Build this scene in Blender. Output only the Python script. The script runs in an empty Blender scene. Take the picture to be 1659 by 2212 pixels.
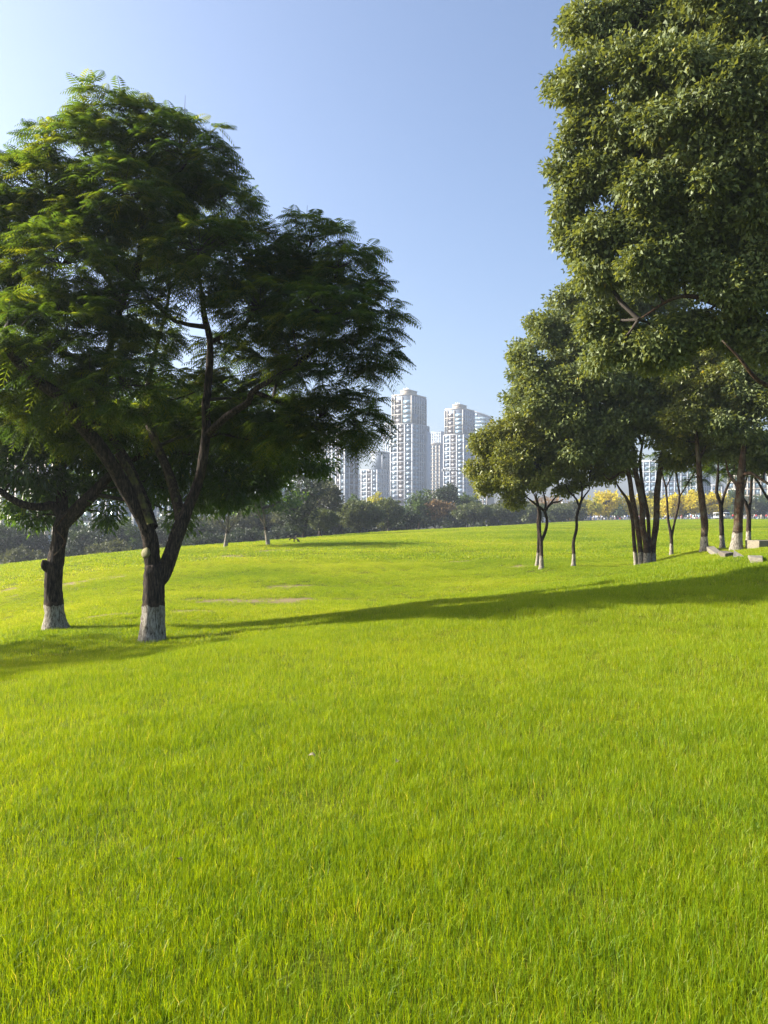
import bpy, math, random
import numpy as np
from mathutils import Vector

# ------------------------------------------------------------------ camera, sky, sun, exposure
SC = bpy.context.scene
COL = SC.collection
F = 769.0            # focal length in 768-wide picture pixels
EYE = 1.6
cam = bpy.data.cameras.new("camera")
camo = bpy.data.objects.new("camera", cam); COL.objects.link(camo)
cam.sensor_fit = 'HORIZONTAL'; cam.sensor_width = 36.0; cam.lens = 36.0 * F / 768.0
cam.clip_start = 0.05; cam.clip_end = 8000
camo.location = (0, 0, EYE)
camo.rotation_euler = (math.radians(90.15), 0, 0)
SC.camera = camo

SUN_EL, SUN_AZ = 28.5, -80.0      # degrees; azimuth clockwise from the view direction (+Y)
world = bpy.data.worlds.new("World"); SC.world = world; world.use_nodes = True
wn = world.node_tree.nodes; wl = world.node_tree.links
bg = wn['Background']
sky = wn.new('ShaderNodeTexSky'); sky.sky_type = 'NISHITA'; sky.sun_disc = False
sky.sun_elevation = math.radians(SUN_EL); sky.sun_rotation = math.radians(SUN_AZ)
sky.altitude = 100; sky.air_density = 0.9; sky.dust_density = 4.0; sky.ozone_density = 3.5
wl.new(sky.outputs[0], bg.inputs[0]); bg.inputs[1].default_value = 0.095
sun = bpy.data.lights.new("sun", 'SUN'); suno = bpy.data.objects.new("sun", sun); COL.objects.link(suno)
sun.energy = 5.0; sun.angle = math.radians(0.6); sun.color = (1.0, 0.94, 0.83)
_a, _e = math.radians(SUN_AZ), math.radians(SUN_EL)
sdir = Vector((math.sin(_a) * math.cos(_e), math.cos(_a) * math.cos(_e), math.sin(_e)))
suno.rotation_euler = sdir.to_track_quat('Z', 'Y').to_euler(); suno.location = (0, 0, 40)
SC.view_settings.view_transform = 'Standard'; SC.view_settings.look = 'None'
SC.view_settings.exposure = 1.54; SC.view_settings.gamma = 1
SC.view_settings.use_curve_mapping = False
SC.render.engine = 'CYCLES'
SC.cycles.max_bounces = 8; SC.cycles.diffuse_bounces = 3; SC.cycles.transmission_bounces = 4
SC.cycles.volume_bounces = 0; SC.cycles.transparent_max_bounces = 6

rng = np.random.default_rng(7)
random.seed(7)

# ------------------------------------------------------------------ helpers
def at(x, y, d):
    """a direction measured on the 1659-wide view, at real depth d metres -> world point"""
    k = 0.46293
    return np.array([(x - 829.5) * k / F * d, d, EYE - (y * k - 514.0) / F * d])

def ats(pts, s, ox, oy, d):
    """points read in an enlarged crop (scale s, origin ox, oy in source pixels)"""
    out = []
    for p in pts:
        dd = d + (p[2] if len(p) > 2 else 0)
        out.append(at((ox + p[0] / s) / 1.736, (oy + p[1] / s) / 1.736, dd))
    return out

def tag(o, label=None, cat=None, group=None, kind=None):
    if label: o['label'] = label
    if cat: o['category'] = cat
    if group: o['group'] = group
    if kind: o['kind'] = kind
    return o

def empty(name, loc=(0, 0, 0), rz=0):
    o = bpy.data.objects.new(name, None); COL.objects.link(o)
    o.location = [float(v) for v in loc]; o.rotation_euler = (0, 0, rz); o.empty_display_size = 0.2
    return o

def mesh_np(name, V, Fq, tint=None, smooth=False):
    V = np.asarray(V, dtype=np.float32); Fq = np.asarray(Fq, dtype=np.int32)
    n, k = Fq.shape
    me = bpy.data.meshes.new(name)
    me.vertices.add(len(V)); me.vertices.foreach_set('co', V.ravel())
    me.loops.add(n * k); me.loops.foreach_set('vertex_index', Fq.ravel())
    me.polygons.add(n); me.polygons.foreach_set('loop_start', np.arange(0, n * k, k, dtype=np.int32))
    me.polygons.foreach_set('loop_total', np.full(n, k, dtype=np.int32))
    if smooth: me.polygons.foreach_set('use_smooth', np.ones(n, dtype=bool))
    if tint is not None:
        a = me.attributes.new('tint', 'FLOAT', 'FACE'); a.data.foreach_set('value', np.asarray(tint, dtype=np.float32))
    me.update(calc_edges=True)
    return me

def link(name, me, mat, parent=None, loc=(0, 0, 0), kind=None):
    o = bpy.data.objects.new(name, me); COL.objects.link(o)
    if mat is not None and len(me.materials) == 0: me.materials.append(mat)
    if parent is not None: o.parent = parent
    o.location = [float(v) for v in loc]
    if kind: o['kind'] = kind
    return o

BOXF = np.array([[0,1,3,2],[4,6,7,5],[0,4,5,1],[2,3,7,6],[0,2,6,4],[1,5,7,3]])
def box_vf(c, L, R, a0, a1, b0, b1, z0, z1):
    """box in a frame: origin c, horizontal axes L and R"""
    V = []
    for a in (a0, a1):
        for b in (b0, b1):
            for z in (z0, z1):
                V.append((c[0] + L[0]*a + R[0]*b, c[1] + L[1]*a + R[1]*b, z))
    return np.array(V)
class MB:
    def __init__(s): s.V = []; s.F = []; s.n = 0
    def add(s, V, Fq):
        s.V.append(np.asarray(V, float)); s.F.append(np.asarray(Fq) + s.n); s.n += len(V)
    def box(s, x0, x1, y0, y1, z0, z1):
        s.add(box_vf((0, 0), (1, 0), (0, 1), x0, x1, y0, y1, z0, z1), BOXF)
    def tube(s, pts, rad, sides=8, wob=0.0, cap=True):
        V, Fq = tube_vf(pts, rad, sides, wob); s.add(V, Fq)
    def build(s, name, mat, parent=None, loc=(0,0,0), smooth=False, kind=None):
        return link(name, mesh_np(name, np.concatenate(s.V), np.concatenate(s.F), smooth=smooth), mat, parent, loc, kind)

def smooth_path(pts, rad, step):
    P = np.array(pts, float); R = np.array(rad, float)
    if len(P) < 3: 
        n = max(2, int(np.linalg.norm(P[-1]-P[0])/step)+1); t = np.linspace(0,1,n)[:,None]
        return P[0]*(1-t)+P[-1]*t, R[0]*(1-t[:,0])+R[-1]*t[:,0]
    Q = np.vstack([2*P[0]-P[1], P, 2*P[-1]-P[-2]])
    out = []; ro = []
    for i in range(len(P)-1):
        p0,p1,p2,p3 = Q[i:i+4]
        n = max(1, int(np.linalg.norm(p2-p1)/step))
        for j in range(n):
            t = j/n
            out.append(0.5*((2*p1)+(p2-p0)*t+(2*p0-5*p1+4*p2-p3)*t*t+(3*p1-p0-3*p2+p3)*t**3))
            ro.append(R[i]*(1-t)+R[i+1]*t)
    out.append(P[-1]); ro.append(R[-1])
    return np.array(out), np.array(ro)

def tube_vf(P, R, sides=8, wob=0.0, seed=0):
    P = np.asarray(P, float); R = np.asarray(R, float); n = len(P)
    T = np.gradient(P, axis=0); T /= (np.linalg.norm(T, axis=1)[:, None] + 1e-9)
    up = np.array([0.13, 1.0, 0.07]); 
    N = np.cross(T, up); N /= (np.linalg.norm(N, axis=1)[:, None] + 1e-9)
    B = np.cross(T, N)
    a = np.linspace(0, 2*math.pi, sides, endpoint=False)
    rr = R[:, None] * np.ones((1, sides))
    if wob:
        g = np.random.default_rng(seed + 11)
        s = np.cumsum(np.r_[0, np.linalg.norm(np.diff(P, axis=0), axis=1)])
        w = np.zeros((n, sides))
        for k in range(7):
            fa = g.integers(1, 9); fs = g.uniform(0.5, 6); 
            w += np.sin(a[None, :]*fa + s[:, None]*fs + g.uniform(0, 6.28)) / (1 + 0.25*fa)
        rr = rr * (1 + wob * w * 0.45 + g.normal(0, wob*0.25, w.shape))
    V = P[:, None, :] + rr[..., None]*(np.cos(a)[None, :, None]*N[:, None, :] + np.sin(a)[None, :, None]*B[:, None, :])
    V = V.reshape(-1, 3)
    i = np.arange(n-1)[:, None]*sides; j = np.arange(sides)[None, :]; k = (j+1) % sides
    Fq = np.stack([i+j, i+k, i+sides+k, i+sides+j], -1).reshape(-1, 4)
    # end cap
    V = np.vstack([V, P[-1][None]]); c = len(V)-1; b = (n-1)*sides
    jj = np.arange(sides); cap = np.stack([b+jj, b+(jj+1) % sides, np.full(sides, c), np.full(sides, c)], -1)
    V = np.vstack([V, P[-1][None]+T[-1]*0.001]); cap[:, 3] = len(V)-1
    return V, np.vstack([Fq, cap])

# ------------------------------------------------------------------ materials
def new_mat(name):
    m = bpy.data.materials.new(name); m.use_nodes = True
    nt = m.node_tree; nt.nodes.clear()
    return m, nt, nt.nodes, nt.links

def ramp(nt, fac, stops):
    r = nt.nodes.new('ShaderNodeValToRGB'); e = r.color_ramp.elements
    while len(e) < len(stops): e.new(0.5)
    for el, (p, c) in zip(e, stops): el.position = p; el.color = (*c, 1)
    nt.links.new(fac, r.inputs[0]); return r.outputs[0]

def simple(name, c, rough=0.7, noise=0.0, scale=5.0, metal=0.0, bump=0.0, spec=0.5):
    m, nt, N, L = new_mat(name)
    o = N.new('ShaderNodeOutputMaterial'); p = N.new('ShaderNodeBsdfPrincipled'); L.new(p.outputs[0], o.inputs[0])
    p.inputs['Roughness'].default_value = rough; p.inputs['Metallic'].default_value = metal
    p.inputs['Specular IOR Level'].default_value = spec
    if noise or bump:
        tc = N.new('ShaderNodeTexCoord'); nz = N.new('ShaderNodeTexNoise'); nz.inputs['Scale'].default_value = scale
        nz.inputs['Detail'].default_value = 6; nz.inputs['Roughness'].default_value = 0.65
        L.new(tc.outputs['Object'], nz.inputs[0])
        lo = tuple(v*(1-noise) for v in c); hi = tuple(min(1, v*(1+noise)) for v in c)
        L.new(ramp(nt, nz.outputs[0], [(0.3, lo), (0.7, hi)]), p.inputs['Base Color'])
        if bump:
            b = N.new('ShaderNodeBump'); b.inputs['Strength'].default_value = 0.8; b.inputs['Distance'].default_value = bump
            L.new(nz.outputs[0], b.inputs['Height']); L.new(b.outputs[0], p.inputs['Normal'])
    else: p.inputs['Base Color'].default_value = (*c, 1)
    return m

def leaf_mat(name, stops, trans, tmix=0.4, rough=0.5, spec=0.35):
    """stops: colour ramp over the per-leaf tint; trans: gain of the light let through"""
    m, nt, N, L = new_mat(name)
    o = N.new('ShaderNodeOutputMaterial')
    at_ = N.new('ShaderNodeAttribute'); at_.attribute_name = 'tint'
    col = ramp(nt, at_.outputs['Fac'], stops)
    p = N.new('ShaderNodeBsdfPrincipled'); p.inputs['Roughness'].default_value = rough
    p.inputs['Specular IOR Level'].default_value = spec
    L.new(col, p.inputs['Base Color'])
    mul = N.new('ShaderNodeMix'); mul.data_type = 'RGBA'; mul.blend_type = 'MULTIPLY'; mul.inputs['Factor'].default_value = 1
    L.new(col, mul.inputs['A']); mul.inputs['B'].default_value = (*trans, 1)
    t = N.new('ShaderNodeBsdfTranslucent'); L.new(mul.outputs['Result'], t.inputs[0])
    mx = N.new('ShaderNodeMixShader'); mx.inputs[0].default_value = tmix
    L.new(p.outputs[0], mx.inputs[1]); L.new(t.outputs[0], mx.inputs[2]); L.new(mx.outputs[0], o.inputs[0])
    return m

def bark_mat(name, c0, c1, moss=None, zs=0.18, scale=26):
    m, nt, N, L = new_mat(name)
    o = N.new('ShaderNodeOutputMaterial'); p = N.new('ShaderNodeBsdfPrincipled'); L.new(p.outputs[0], o.inputs[0])
    p.inputs['Roughness'].default_value = 0.9; p.inputs['Specular IOR Level'].default_value = 0.2
    g = N.new('ShaderNodeNewGeometry'); mp = N.new('ShaderNodeMapping'); mp.inputs['Scale'].default_value = (1, 1, zs)
    L.new(g.outputs['Position'], mp.inputs[0])
    nz = N.new('ShaderNodeTexNoise'); nz.inputs['Scale'].default_value = scale; nz.inputs['Detail'].default_value = 8
    nz.inputs['Roughness'].default_value = 0.7
    L.new(mp.outputs[0], nz.inputs[0])
    col = ramp(nt, nz.outputs[0], [(0.38, c0), (0.52, tuple(a*.7+b*.3 for a, b in zip(c0, c1))), (0.68, c1)])
    if moss:
        n2 = N.new('ShaderNodeTexNoise'); n2.inputs['Scale'].default_value = 3.2; n2.inputs['Detail'].default_value = 6
        L.new(g.outputs['Position'], n2.inputs[0])
        f = ramp(nt, n2.outputs[0], [(0.5, (0, 0, 0)), (0.64, (1, 1, 1))])
        mx = N.new('ShaderNodeMix'); mx.data_type = 'RGBA'; L.new(f, mx.inputs['Factor']); L.new(col, mx.inputs['A'])
        mx.inputs['B'].default_value = (*moss, 1); col = mx.outputs['Result']
    L.new(col, p.inputs['Base Color'])
    b = N.new('ShaderNodeBump'); b.inputs['Strength'].default_value = 1; b.inputs['Distance'].default_value = 0.06
    L.new(nz.outputs[0], b.inputs['Height']); L.new(b.outputs[0], p.inputs['Normal'])
    return m

M = {}
M['jaca'] = leaf_mat('feathery_leaf', [(0.0, (0.010, 0.026, 0.012)), (0.6, (0.018, 0.037, 0.011)), (0.9, (0.036, 0.055, 0.011)), (1.0, (0.08, 0.095, 0.012))], (9.5, 6.8, 1.2), 0.46, 0.55, 0.15)
M['longleaf'] = leaf_mat('long_leaf', [(0.0, (0.018, 0.042, 0.014)), (0.7, (0.034, 0.066, 0.018)), (1.0, (0.15, 0.19, 0.022))], (5.0, 4.4, 1.0), 0.42, 0.4, 0.5)
M['camphor'] = leaf_mat('glossy_leaf', [(0.0, (0.078, 0.108, 0.036)), (0.6, (0.155, 0.192, 0.060)), (0.92, (0.24, 0.27, 0.075)), (1.0, (0.34, 0.27, 0.04))], (1.9, 1.6, 0.6), 0.3, 0.55, 0.4)
M['camphor_young'] = leaf_mat('olive_leaf', [(0.0, (0.09, 0.11, 0.022)), (0.6, (0.17, 0.19, 0.034)), (1.0, (0.34, 0.28, 0.04))], (1.9, 1.7, 0.8), 0.34, 0.45, 0.45)
M['dark'] = leaf_mat('dark_evergreen_leaf', [(0.0, (0.010, 0.022, 0.008)), (0.8, (0.036, 0.054, 0.016)), (1.0, (0.09, 0.10, 0.03))], (1.6, 1.5, 0.8), 0.3, 0.5)
M['dome'] = leaf_mat('clipped_dome_leaf', [(0.0, (0.040, 0.062, 0.018)), (0.8, (0.115, 0.135, 0.042)), (1.0, (0.20, 0.20, 0.07))], (1.6, 1.5, 0.8), 0.3, 0.5)
M['mid'] = leaf_mat('mid_green_leaf', [(0.0, (0.035, 0.066, 0.018)), (0.8, (0.075, 0.115, 0.028)), (1.0, (0.13, 0.15, 0.035))], (1.7, 1.6, 0.8), 0.33, 0.5)
M['olive'] = leaf_mat('grey_olive_leaf', [(0.0, (0.040, 0.050, 0.018)), (0.8, (0.095, 0.105, 0.038)), (1.0, (0.17, 0.16, 0.06))], (1.5, 1.4, 0.8), 0.3, 0.6)
M['brown'] = leaf_mat('autumn_brown_leaf', [(0.0, (0.16, 0.105, 0.045)), (0.8, (0.30, 0.20, 0.085)), (1.0, (0.36, 0.22, 0.09))], (1.4, 1.2, 0.9), 0.3, 0.6)
M['yellow'] = leaf_mat('golden_leaf', [(0.0, (0.42, 0.34, 0.016)), (0.7, (0.64, 0.54, 0.022)), (1.0, (0.66, 0.58, 0.035))], (1.1, 1.05, 1.0), 0.4, 0.6, 0.2)
M['yellowgreen'] = leaf_mat('yellow_green_leaf', [(0.0, (0.22, 0.24, 0.02)), (0.7, (0.40, 0.38, 0.025)), (1.0, (0.6, 0.5, 0.03))], (1.4, 1.2, 1.0), 0.4, 0.6, 0.2)
M['bark'] = bark_mat('furrowed_dark_bark', (0.006, 0.0045, 0.004), (0.12, 0.085, 0.06))
M['bark_moss'] = bark_mat('mossy_bark', (0.02, 0.015, 0.01), (0.13, 0.095, 0.06), moss=(0.13, 0.13, 0.028))
M['bark_red'] = bark_mat('reddish_bark', (0.022, 0.013, 0.008), (0.19, 0.105, 0.058), moss=(0.11, 0.09, 0.06), zs=0.35)
M['bark_grey'] = bark_mat('pale_grey_bark', (0.10, 0.085, 0.065), (0.34, 0.29, 0.22))
def wash_mat():
    m, nt, N, L = new_mat('limewashed_bark')
    o = N.new('ShaderNodeOutputMaterial'); p = N.new('ShaderNodeBsdfPrincipled'); L.new(p.outputs[0], o.inputs[0])
    p.inputs['Roughness'].default_value = 0.95; p.inputs['Specular IOR Level'].default_value = 0.1
    g = N.new('ShaderNodeNewGeometry'); mp = N.new('ShaderNodeMapping'); mp.inputs['Scale'].default_value = (1, 1, 0.22); L.new(g.outputs['Position'], mp.inputs[0])
    nz = N.new('ShaderNodeTexNoise'); nz.inputs['Scale'].default_value = 30; nz.inputs['Detail'].default_value = 9; nz.inputs['Roughness'].default_value = 0.75; L.new(mp.outputs[0], nz.inputs[0])
    col = ramp(nt, nz.outputs[0], [(0.38, (0.045, 0.034, 0.024)), (0.47, (0.22, 0.19, 0.145)), (0.58, (0.36, 0.33, 0.28)), (0.7, (0.48, 0.45, 0.39))])
    bk = ramp(nt, nz.outputs[0], [(0.35, (0.012, 0.009, 0.007)), (0.68, (0.10, 0.07, 0.05))])
    ah = N.new('ShaderNodeAttribute'); ah.attribute_name = 'paint'
    n2 = N.new('ShaderNodeTexNoise'); n2.inputs['Scale'].default_value = 9; n2.inputs['Detail'].default_value = 5; L.new(g.outputs['Position'], n2.inputs[0])
    a = N.new('ShaderNodeMath'); a.operation = 'MULTIPLY_ADD'; L.new(n2.outputs[0], a.inputs[0]); a.inputs[1].default_value = 0.34; L.new(ah.outputs['Fac'], a.inputs[2])
    f = ramp(nt, a.outputs[0], [(0.985, (0, 0, 0)), (1.0, (1, 1, 1))])
    sc = N.new('ShaderNodeMath'); sc.operation = 'MULTIPLY'; L.new(a.outputs[0], sc.inputs[0]); sc.inputs[1].default_value = 0.86
    f = ramp(nt, sc.outputs[0], [(0.955, (0, 0, 0)), (0.985, (1, 1, 1))])
    mx = N.new('ShaderNodeMix'); mx.data_type = 'RGBA'; L.new(f, mx.inputs['Factor']); L.new(col, mx.inputs['A']); L.new(bk, mx.inputs['B'])
    L.new(mx.outputs['Result'], p.inputs['Base Color'])
    b = N.new('ShaderNodeBump'); b.inputs['Strength'].default_value = 1; b.inputs['Distance'].default_value = 0.035
    L.new(nz.outputs[0], b.inputs['Height']); L.new(b.outputs[0], p.inputs['Normal'])
    return m
M['wash'] = wash_mat()
M['cut'] = simple('sawn_wood', (0.17, 0.15, 0.055), 0.8, 0.3, 20)
M['twig'] = simple('twig_bark', (0.035, 0.026, 0.018), 0.9)
M['stone'] = simple('granite_block', (0.20, 0.172, 0.12), 0.85, 0.35, 16, bump=0.02)
M['slab'] = simple('stone_slab', (0.17, 0.15, 0.115), 0.85, 0.3, 9, bump=0.02)
M['slabdark'] = simple('weathered_stone_slab', (0.11, 0.09, 0.07), 0.9, 0.4, 12, bump=0.02)
M['paving'] = simple('pale_paving', (0.30, 0.29, 0.27), 0.9, 0.2, 0.5)

# ------------------------------------------------------------------ terrain
CTRL = [(0, 0, 0), (0, -12, 0.4), (-20, -5, -1.6), (20, -5, 1.2), (0, -60, 1.0), (-70, -40, -5), (70, -40, 1.5),
        (-2.4, 5, -0.20), (2.5, 5, 0.10), (-5, 10, -0.60), (0, 10, -0.12), (5, 10, 0.20),
        (0, 16, -0.42), (8.5, 14, 0.50), (8.5, 19, 0.36), (14, 15, 0.8), (4, 14, 0.10)]
def cp(px, py, d): CTRL.append(((px-384)/F*d, d, EYE-(py-514)/F*d))
for q in [(153, 643.5, 16), (58, 627, 19), (540.7, 569.8, 36), (574, 566, 36.5), (643.5, 564.9, 36), (671, 555.7, 42),
          (704, 552, 34), (721, 549.5, 38), (737, 551, 33), (768, 548, 30), (560, 588, 24), (430, 605, 24), (640, 574, 27),
          (230, 547, 60), (269, 545.3, 62), (0, 567, 80), (153, 553, 85), (278, 541, 95), (384, 532, 125), (486, 527, 155), (546, 523.2, 205),
          (640, 519.8, 255), (768, 519.3, 255), (300, 585, 32), (100, 592, 32), (-120, 590, 60), (-100, 650, 25), (900, 545, 45),
          (900, 519, 250), (500, 545, 60), (650, 535, 75), (400, 556, 48)]: cp(*q)
# beyond the crest the ground falls away on the left and stays level on the right
CTRL += [(-75, 120, -9.0), (-42, 130, -7.5), (-28, 150, -5.0), (0, 190, -3.2), (35, 260, -2.2), (140, 330, -0.8), (60, 330, -1.6),
         (-200, 200, -12), (-300, 600, -12), (0, 600, -8), (300, 600, -4), (0, 1500, -8), (-900, 900, -12), (900, 900, -4), (300, 0, 1), (-300, 0, -10), (0, -500, 0)]
CTRL = np.array(CTRL, float)
def warp(x, y):
    r = np.hypot(x, y) + 1e-9; g = np.log1p(r/7.0)
    return np.stack([x/r*g, y/r*g], -1)
def _phi(A, B):
    d2 = ((A[:, None, :]-B[None, :, :])**2).sum(-1); return 0.5*d2*np.log(d2+1e-12)
_C = warp(CTRL[:, 0], CTRL[:, 1]); _n = len(_C)
_K = np.zeros((_n+3, _n+3)); _K[:_n, :_n] = _phi(_C, _C) + np.eye(_n)*2e-4
_K[:_n, _n] = 1; _K[:_n, _n+1:] = _C; _K[_n, :_n] = 1; _K[_n+1:, :_n] = _C.T
_w = np.linalg.solve(_K, np.r_[CTRL[:, 2], 0, 0, 0])
def ground(x, y):
    x = np.atleast_1d(np.asarray(x, float)); y = np.atleast_1d(np.asarray(y, float))
    out = np.empty(len(x))
    for i in range(0, len(x), 20000):
        W = warp(x[i:i+20000], y[i:i+20000])
        out[i:i+20000] = _phi(W, _C) @ _w[:_n] + _w[_n] + W @ _w[_n+1:]
    r = np.hypot(x, y)
    amp = np.clip((r-3)/8, 0, 1)*np.clip(1.4-r/60, 0.2, 1)
    out += amp*0.035*(np.sin(x*0.9+y*0.35)+np.sin(y*1.1-x*0.3+1)+0.6*np.sin(x*2.1+y*1.7))
    return out
def gz(x, y): return float(ground(x, y)[0])

# bare worn streaks in the lawn: centre x, y, half length, half width (metres)
BARE = []
for (fx, fy, hw, hh, d) in [(170, 1258, 110, 7, 34), (30, 1270, 40, 4, 31), (20, 1290, 25, 3, 29), (560, 1300, 190, 9, 30), (240, 1328, 90, 5, 24), (330, 1238, 60, 3, 45),
                            (640, 1265, 60, 5, 36), (1000, 1212, 35, 4, 50), (1120, 1225, 30, 6, 44), (480, 1203, 50, 3, 55), (620, 1190, 70, 3, 62), (420, 1320, 60, 4, 26)]:
    # find the depth at which this direction meets the ground
    ds = np.linspace(8, 120, 600); P = np.array([at(fx, fy, q) for q in ds])
    hit = np.where(P[:, 2] < ground(P[:, 0], P[:, 1]))[0]
    dd = ds[hit[0]] if len(hit) else d
    p = at(fx, fy, dd); k = 0.46293/F*dd
    drop = abs(fy*0.46293-514)/F
    BARE.append((p[0], p[1], hw*k, max(0.35, hh*k/drop*0.55)))
def bare(x, y):
    b = np.zeros(len(x))
    for (bx, by, l, w) in BARE:
        ex = (x-bx)/l; ey = (y-by-0.10*(x-bx))/w
        q = ex**2+ey**2 + 0.35*np.sin(x*2.3+y*1.9)+0.3*np.sin(x*5.1-y*3.3)
        b = np.maximum(b, np.clip(1.5-q*1.1, 0, 1))
    return b

angs = np.concatenate([np.arange(-40, 40, 1.0), np.arange(40, 320, 4)])
angs = np.radians(angs)
rad = np.concatenate([[0.02, 0.5, 1, 1.5], 2*np.exp(np.linspace(0, math.log(4000/2), 230))])
A, R_ = np.meshgrid(angs, rad)
gx = (R_*np.sin(A)).ravel(); gy = (R_*np.cos(A)).ravel(); gzv = ground(gx, gy)
na = len(angs); nr = len(rad)
i = np.arange(nr-1)[:, None]*na; j = np.arange(na)[None, :]; k = (j+1) % na
gF = np.stack([i+j, i+na+j, i+na+k, i+k], -1).reshape(-1, 4)
gme = mesh_np('ground', np.stack([gx, gy, gzv], -1), gF, smooth=True)
at_b = gme.attributes.new('bare', 'FLOAT', 'POINT'); at_b.data.foreach_set('value', bare(gx, gy).astype(np.float32))

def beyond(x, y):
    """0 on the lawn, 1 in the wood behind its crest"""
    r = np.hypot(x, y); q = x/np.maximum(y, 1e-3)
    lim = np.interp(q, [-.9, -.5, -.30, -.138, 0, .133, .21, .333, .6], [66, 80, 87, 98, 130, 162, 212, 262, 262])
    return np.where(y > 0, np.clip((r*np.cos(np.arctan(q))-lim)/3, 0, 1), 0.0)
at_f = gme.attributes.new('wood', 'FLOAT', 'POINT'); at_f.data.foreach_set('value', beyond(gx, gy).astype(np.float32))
def grass_color(nt, N, L, pos, rand=None):
    """shared lawn colouring: large soft patches of yellower and greener turf"""
    n1 = N.new('ShaderNodeTexNoise'); n1.inputs['Scale'].default_value = 0.09; n1.inputs['Detail'].default_value = 3
    L.new(pos, n1.inputs[0])
    n2 = N.new('ShaderNodeTexNoise'); n2.inputs['Scale'].default_value = 2.2; n2.inputs['Detail'].default_value = 3
    L.new(pos, n2.inputs[0])
    a = N.new('ShaderNodeMath'); a.operation = 'MULTIPLY_ADD'; L.new(n2.outputs[0], a.inputs[0]); a.inputs[1].default_value = 0.3
    L.new(n1.outputs[0], a.inputs[2])
    s = N.new('ShaderNodeMath'); s.operation = 'SUBTRACT'; L.new(a.outputs[0], s.inputs[0]); s.inputs[1].default_value = 0.15
    out = s.outputs[0]
    if rand is not None:
        b = N.new('ShaderNodeMath'); b.operation = 'MULTIPLY_ADD'; L.new(rand, b.inputs[0]); b.inputs[1].default_value = 0.45
        L.new(out, b.inputs[2]); c = N.new('ShaderNodeMath'); c.operation = 'SUBTRACT'; L.new(b.outputs[0], c.inputs[0]); c.inputs[1].default_value = 0.22
        out = c.outputs[0]
    return out
GRASS = [(0.18, (0.055, 0.130, 0.003)), (0.5, (0.172, 0.258, 0.005)), (0.78, (0.245, 0.305, 0.008)), (0.97, (0.36, 0.34, 0.11))]

def make_ground_mat():
    m, nt, N, L = new_mat('turf')
    o = N.new('ShaderNodeOutputMaterial'); p = N.new('ShaderNodeBsdfPrincipled'); L.new(p.outputs[0], o.inputs[0])
    p.inputs['Roughness'].default_value = 1; p.inputs['Specular IOR Level'].default_value = 0.05
    g = N.new('ShaderNodeNewGeometry')
    f = grass_color(nt, N, L, g.outputs['Position'])
    col = ramp(nt, f, [(a, (c[0]*.42+.02, c[1]*.38+.01, c[2]*.9+.004)) for a, c in GRASS])
    at_ = N.new('ShaderNodeAttribute'); at_.attribute_name = 'bare'
    mx = N.new('ShaderNodeMix'); mx.data_type = 'RGBA'; L.new(at_.outputs['Fac'], mx.inputs['Factor'])
    L.new(col, mx.inputs['A']); mx.inputs['B'].default_value = (0.22, 0.17, 0.09, 1)
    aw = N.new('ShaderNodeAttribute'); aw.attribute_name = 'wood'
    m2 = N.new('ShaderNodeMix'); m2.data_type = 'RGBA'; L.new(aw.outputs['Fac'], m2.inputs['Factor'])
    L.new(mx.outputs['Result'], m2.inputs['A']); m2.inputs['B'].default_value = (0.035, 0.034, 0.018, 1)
    L.new(m2.outputs['Result'], p.inputs['Base Color'])
    nz = N.new('ShaderNodeTexNoise'); nz.inputs['Scale'].default_value = 14; nz.inputs['Detail'].default_value = 6
    L.new(g.outputs['Position'], nz.inputs[0])
    b = N.new('ShaderNodeBump'); b.inputs['Strength'].default_value = 0.6; b.inputs['Distance'].default_value = 0.05
    L.new(nz.outputs[0], b.inputs['Height']); L.new(b.outputs[0], p.inputs['Normal'])
    return m
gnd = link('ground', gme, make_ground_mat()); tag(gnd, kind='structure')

# paved promenade under the far crowd
xs = np.linspace(35, 230, 60); V = []
for x in xs:
    for y in (256.5, 266): V.append((x, y, gz(x, y)+0.05))
V = np.array(V); ii = np.arange(59)*2
pv = link('path', mesh_np('path', V, np.stack([ii, ii+2, ii+3, ii+1], -1)), M['paving']); tag(pv, kind='structure')

# ------------------------------------------------------------------ grass
def grass_mat():
    m, nt, N, L = new_mat('grass_blade')
    o = N.new('ShaderNodeOutputMaterial')
    g = N.new('ShaderNodeNewGeometry'); oi = N.new('ShaderNodeAttribute'); oi.attribute_name = 'tint'
    f = grass_color(nt, N, L, g.outputs['Position'], oi.outputs['Fac'])
    col = ramp(nt, f, GRASS)
    p = N.new('ShaderNodeBsdfPrincipled'); p.inputs['Roughness'].default_value = 0.5; p.inputs['Specular IOR Level'].default_value = 0.25
    L.new(col, p.inputs['Base Color'])
    mul = N.new('ShaderNodeMix'); mul.data_type = 'RGBA'; mul.blend_type = 'MULTIPLY'; mul.inputs['Factor'].default_value = 1
    L.new(col, mul.inputs['A']); mul.inputs['B'].default_value = (2.4, 1.9, 0.6, 1)
    t = N.new('ShaderNodeBsdfTranslucent'); L.new(mul.outputs['Result'], t.inputs[0])
    mx = N.new('ShaderNodeMixShader'); mx.inputs[0].default_value = 0.41
    L.new(p.outputs[0], mx.inputs[1]); L.new(t.outputs[0], mx.inputs[2]); L.new(mx.outputs[0], o.inputs[0])
    return m
M['grass'] = grass_mat()

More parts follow.
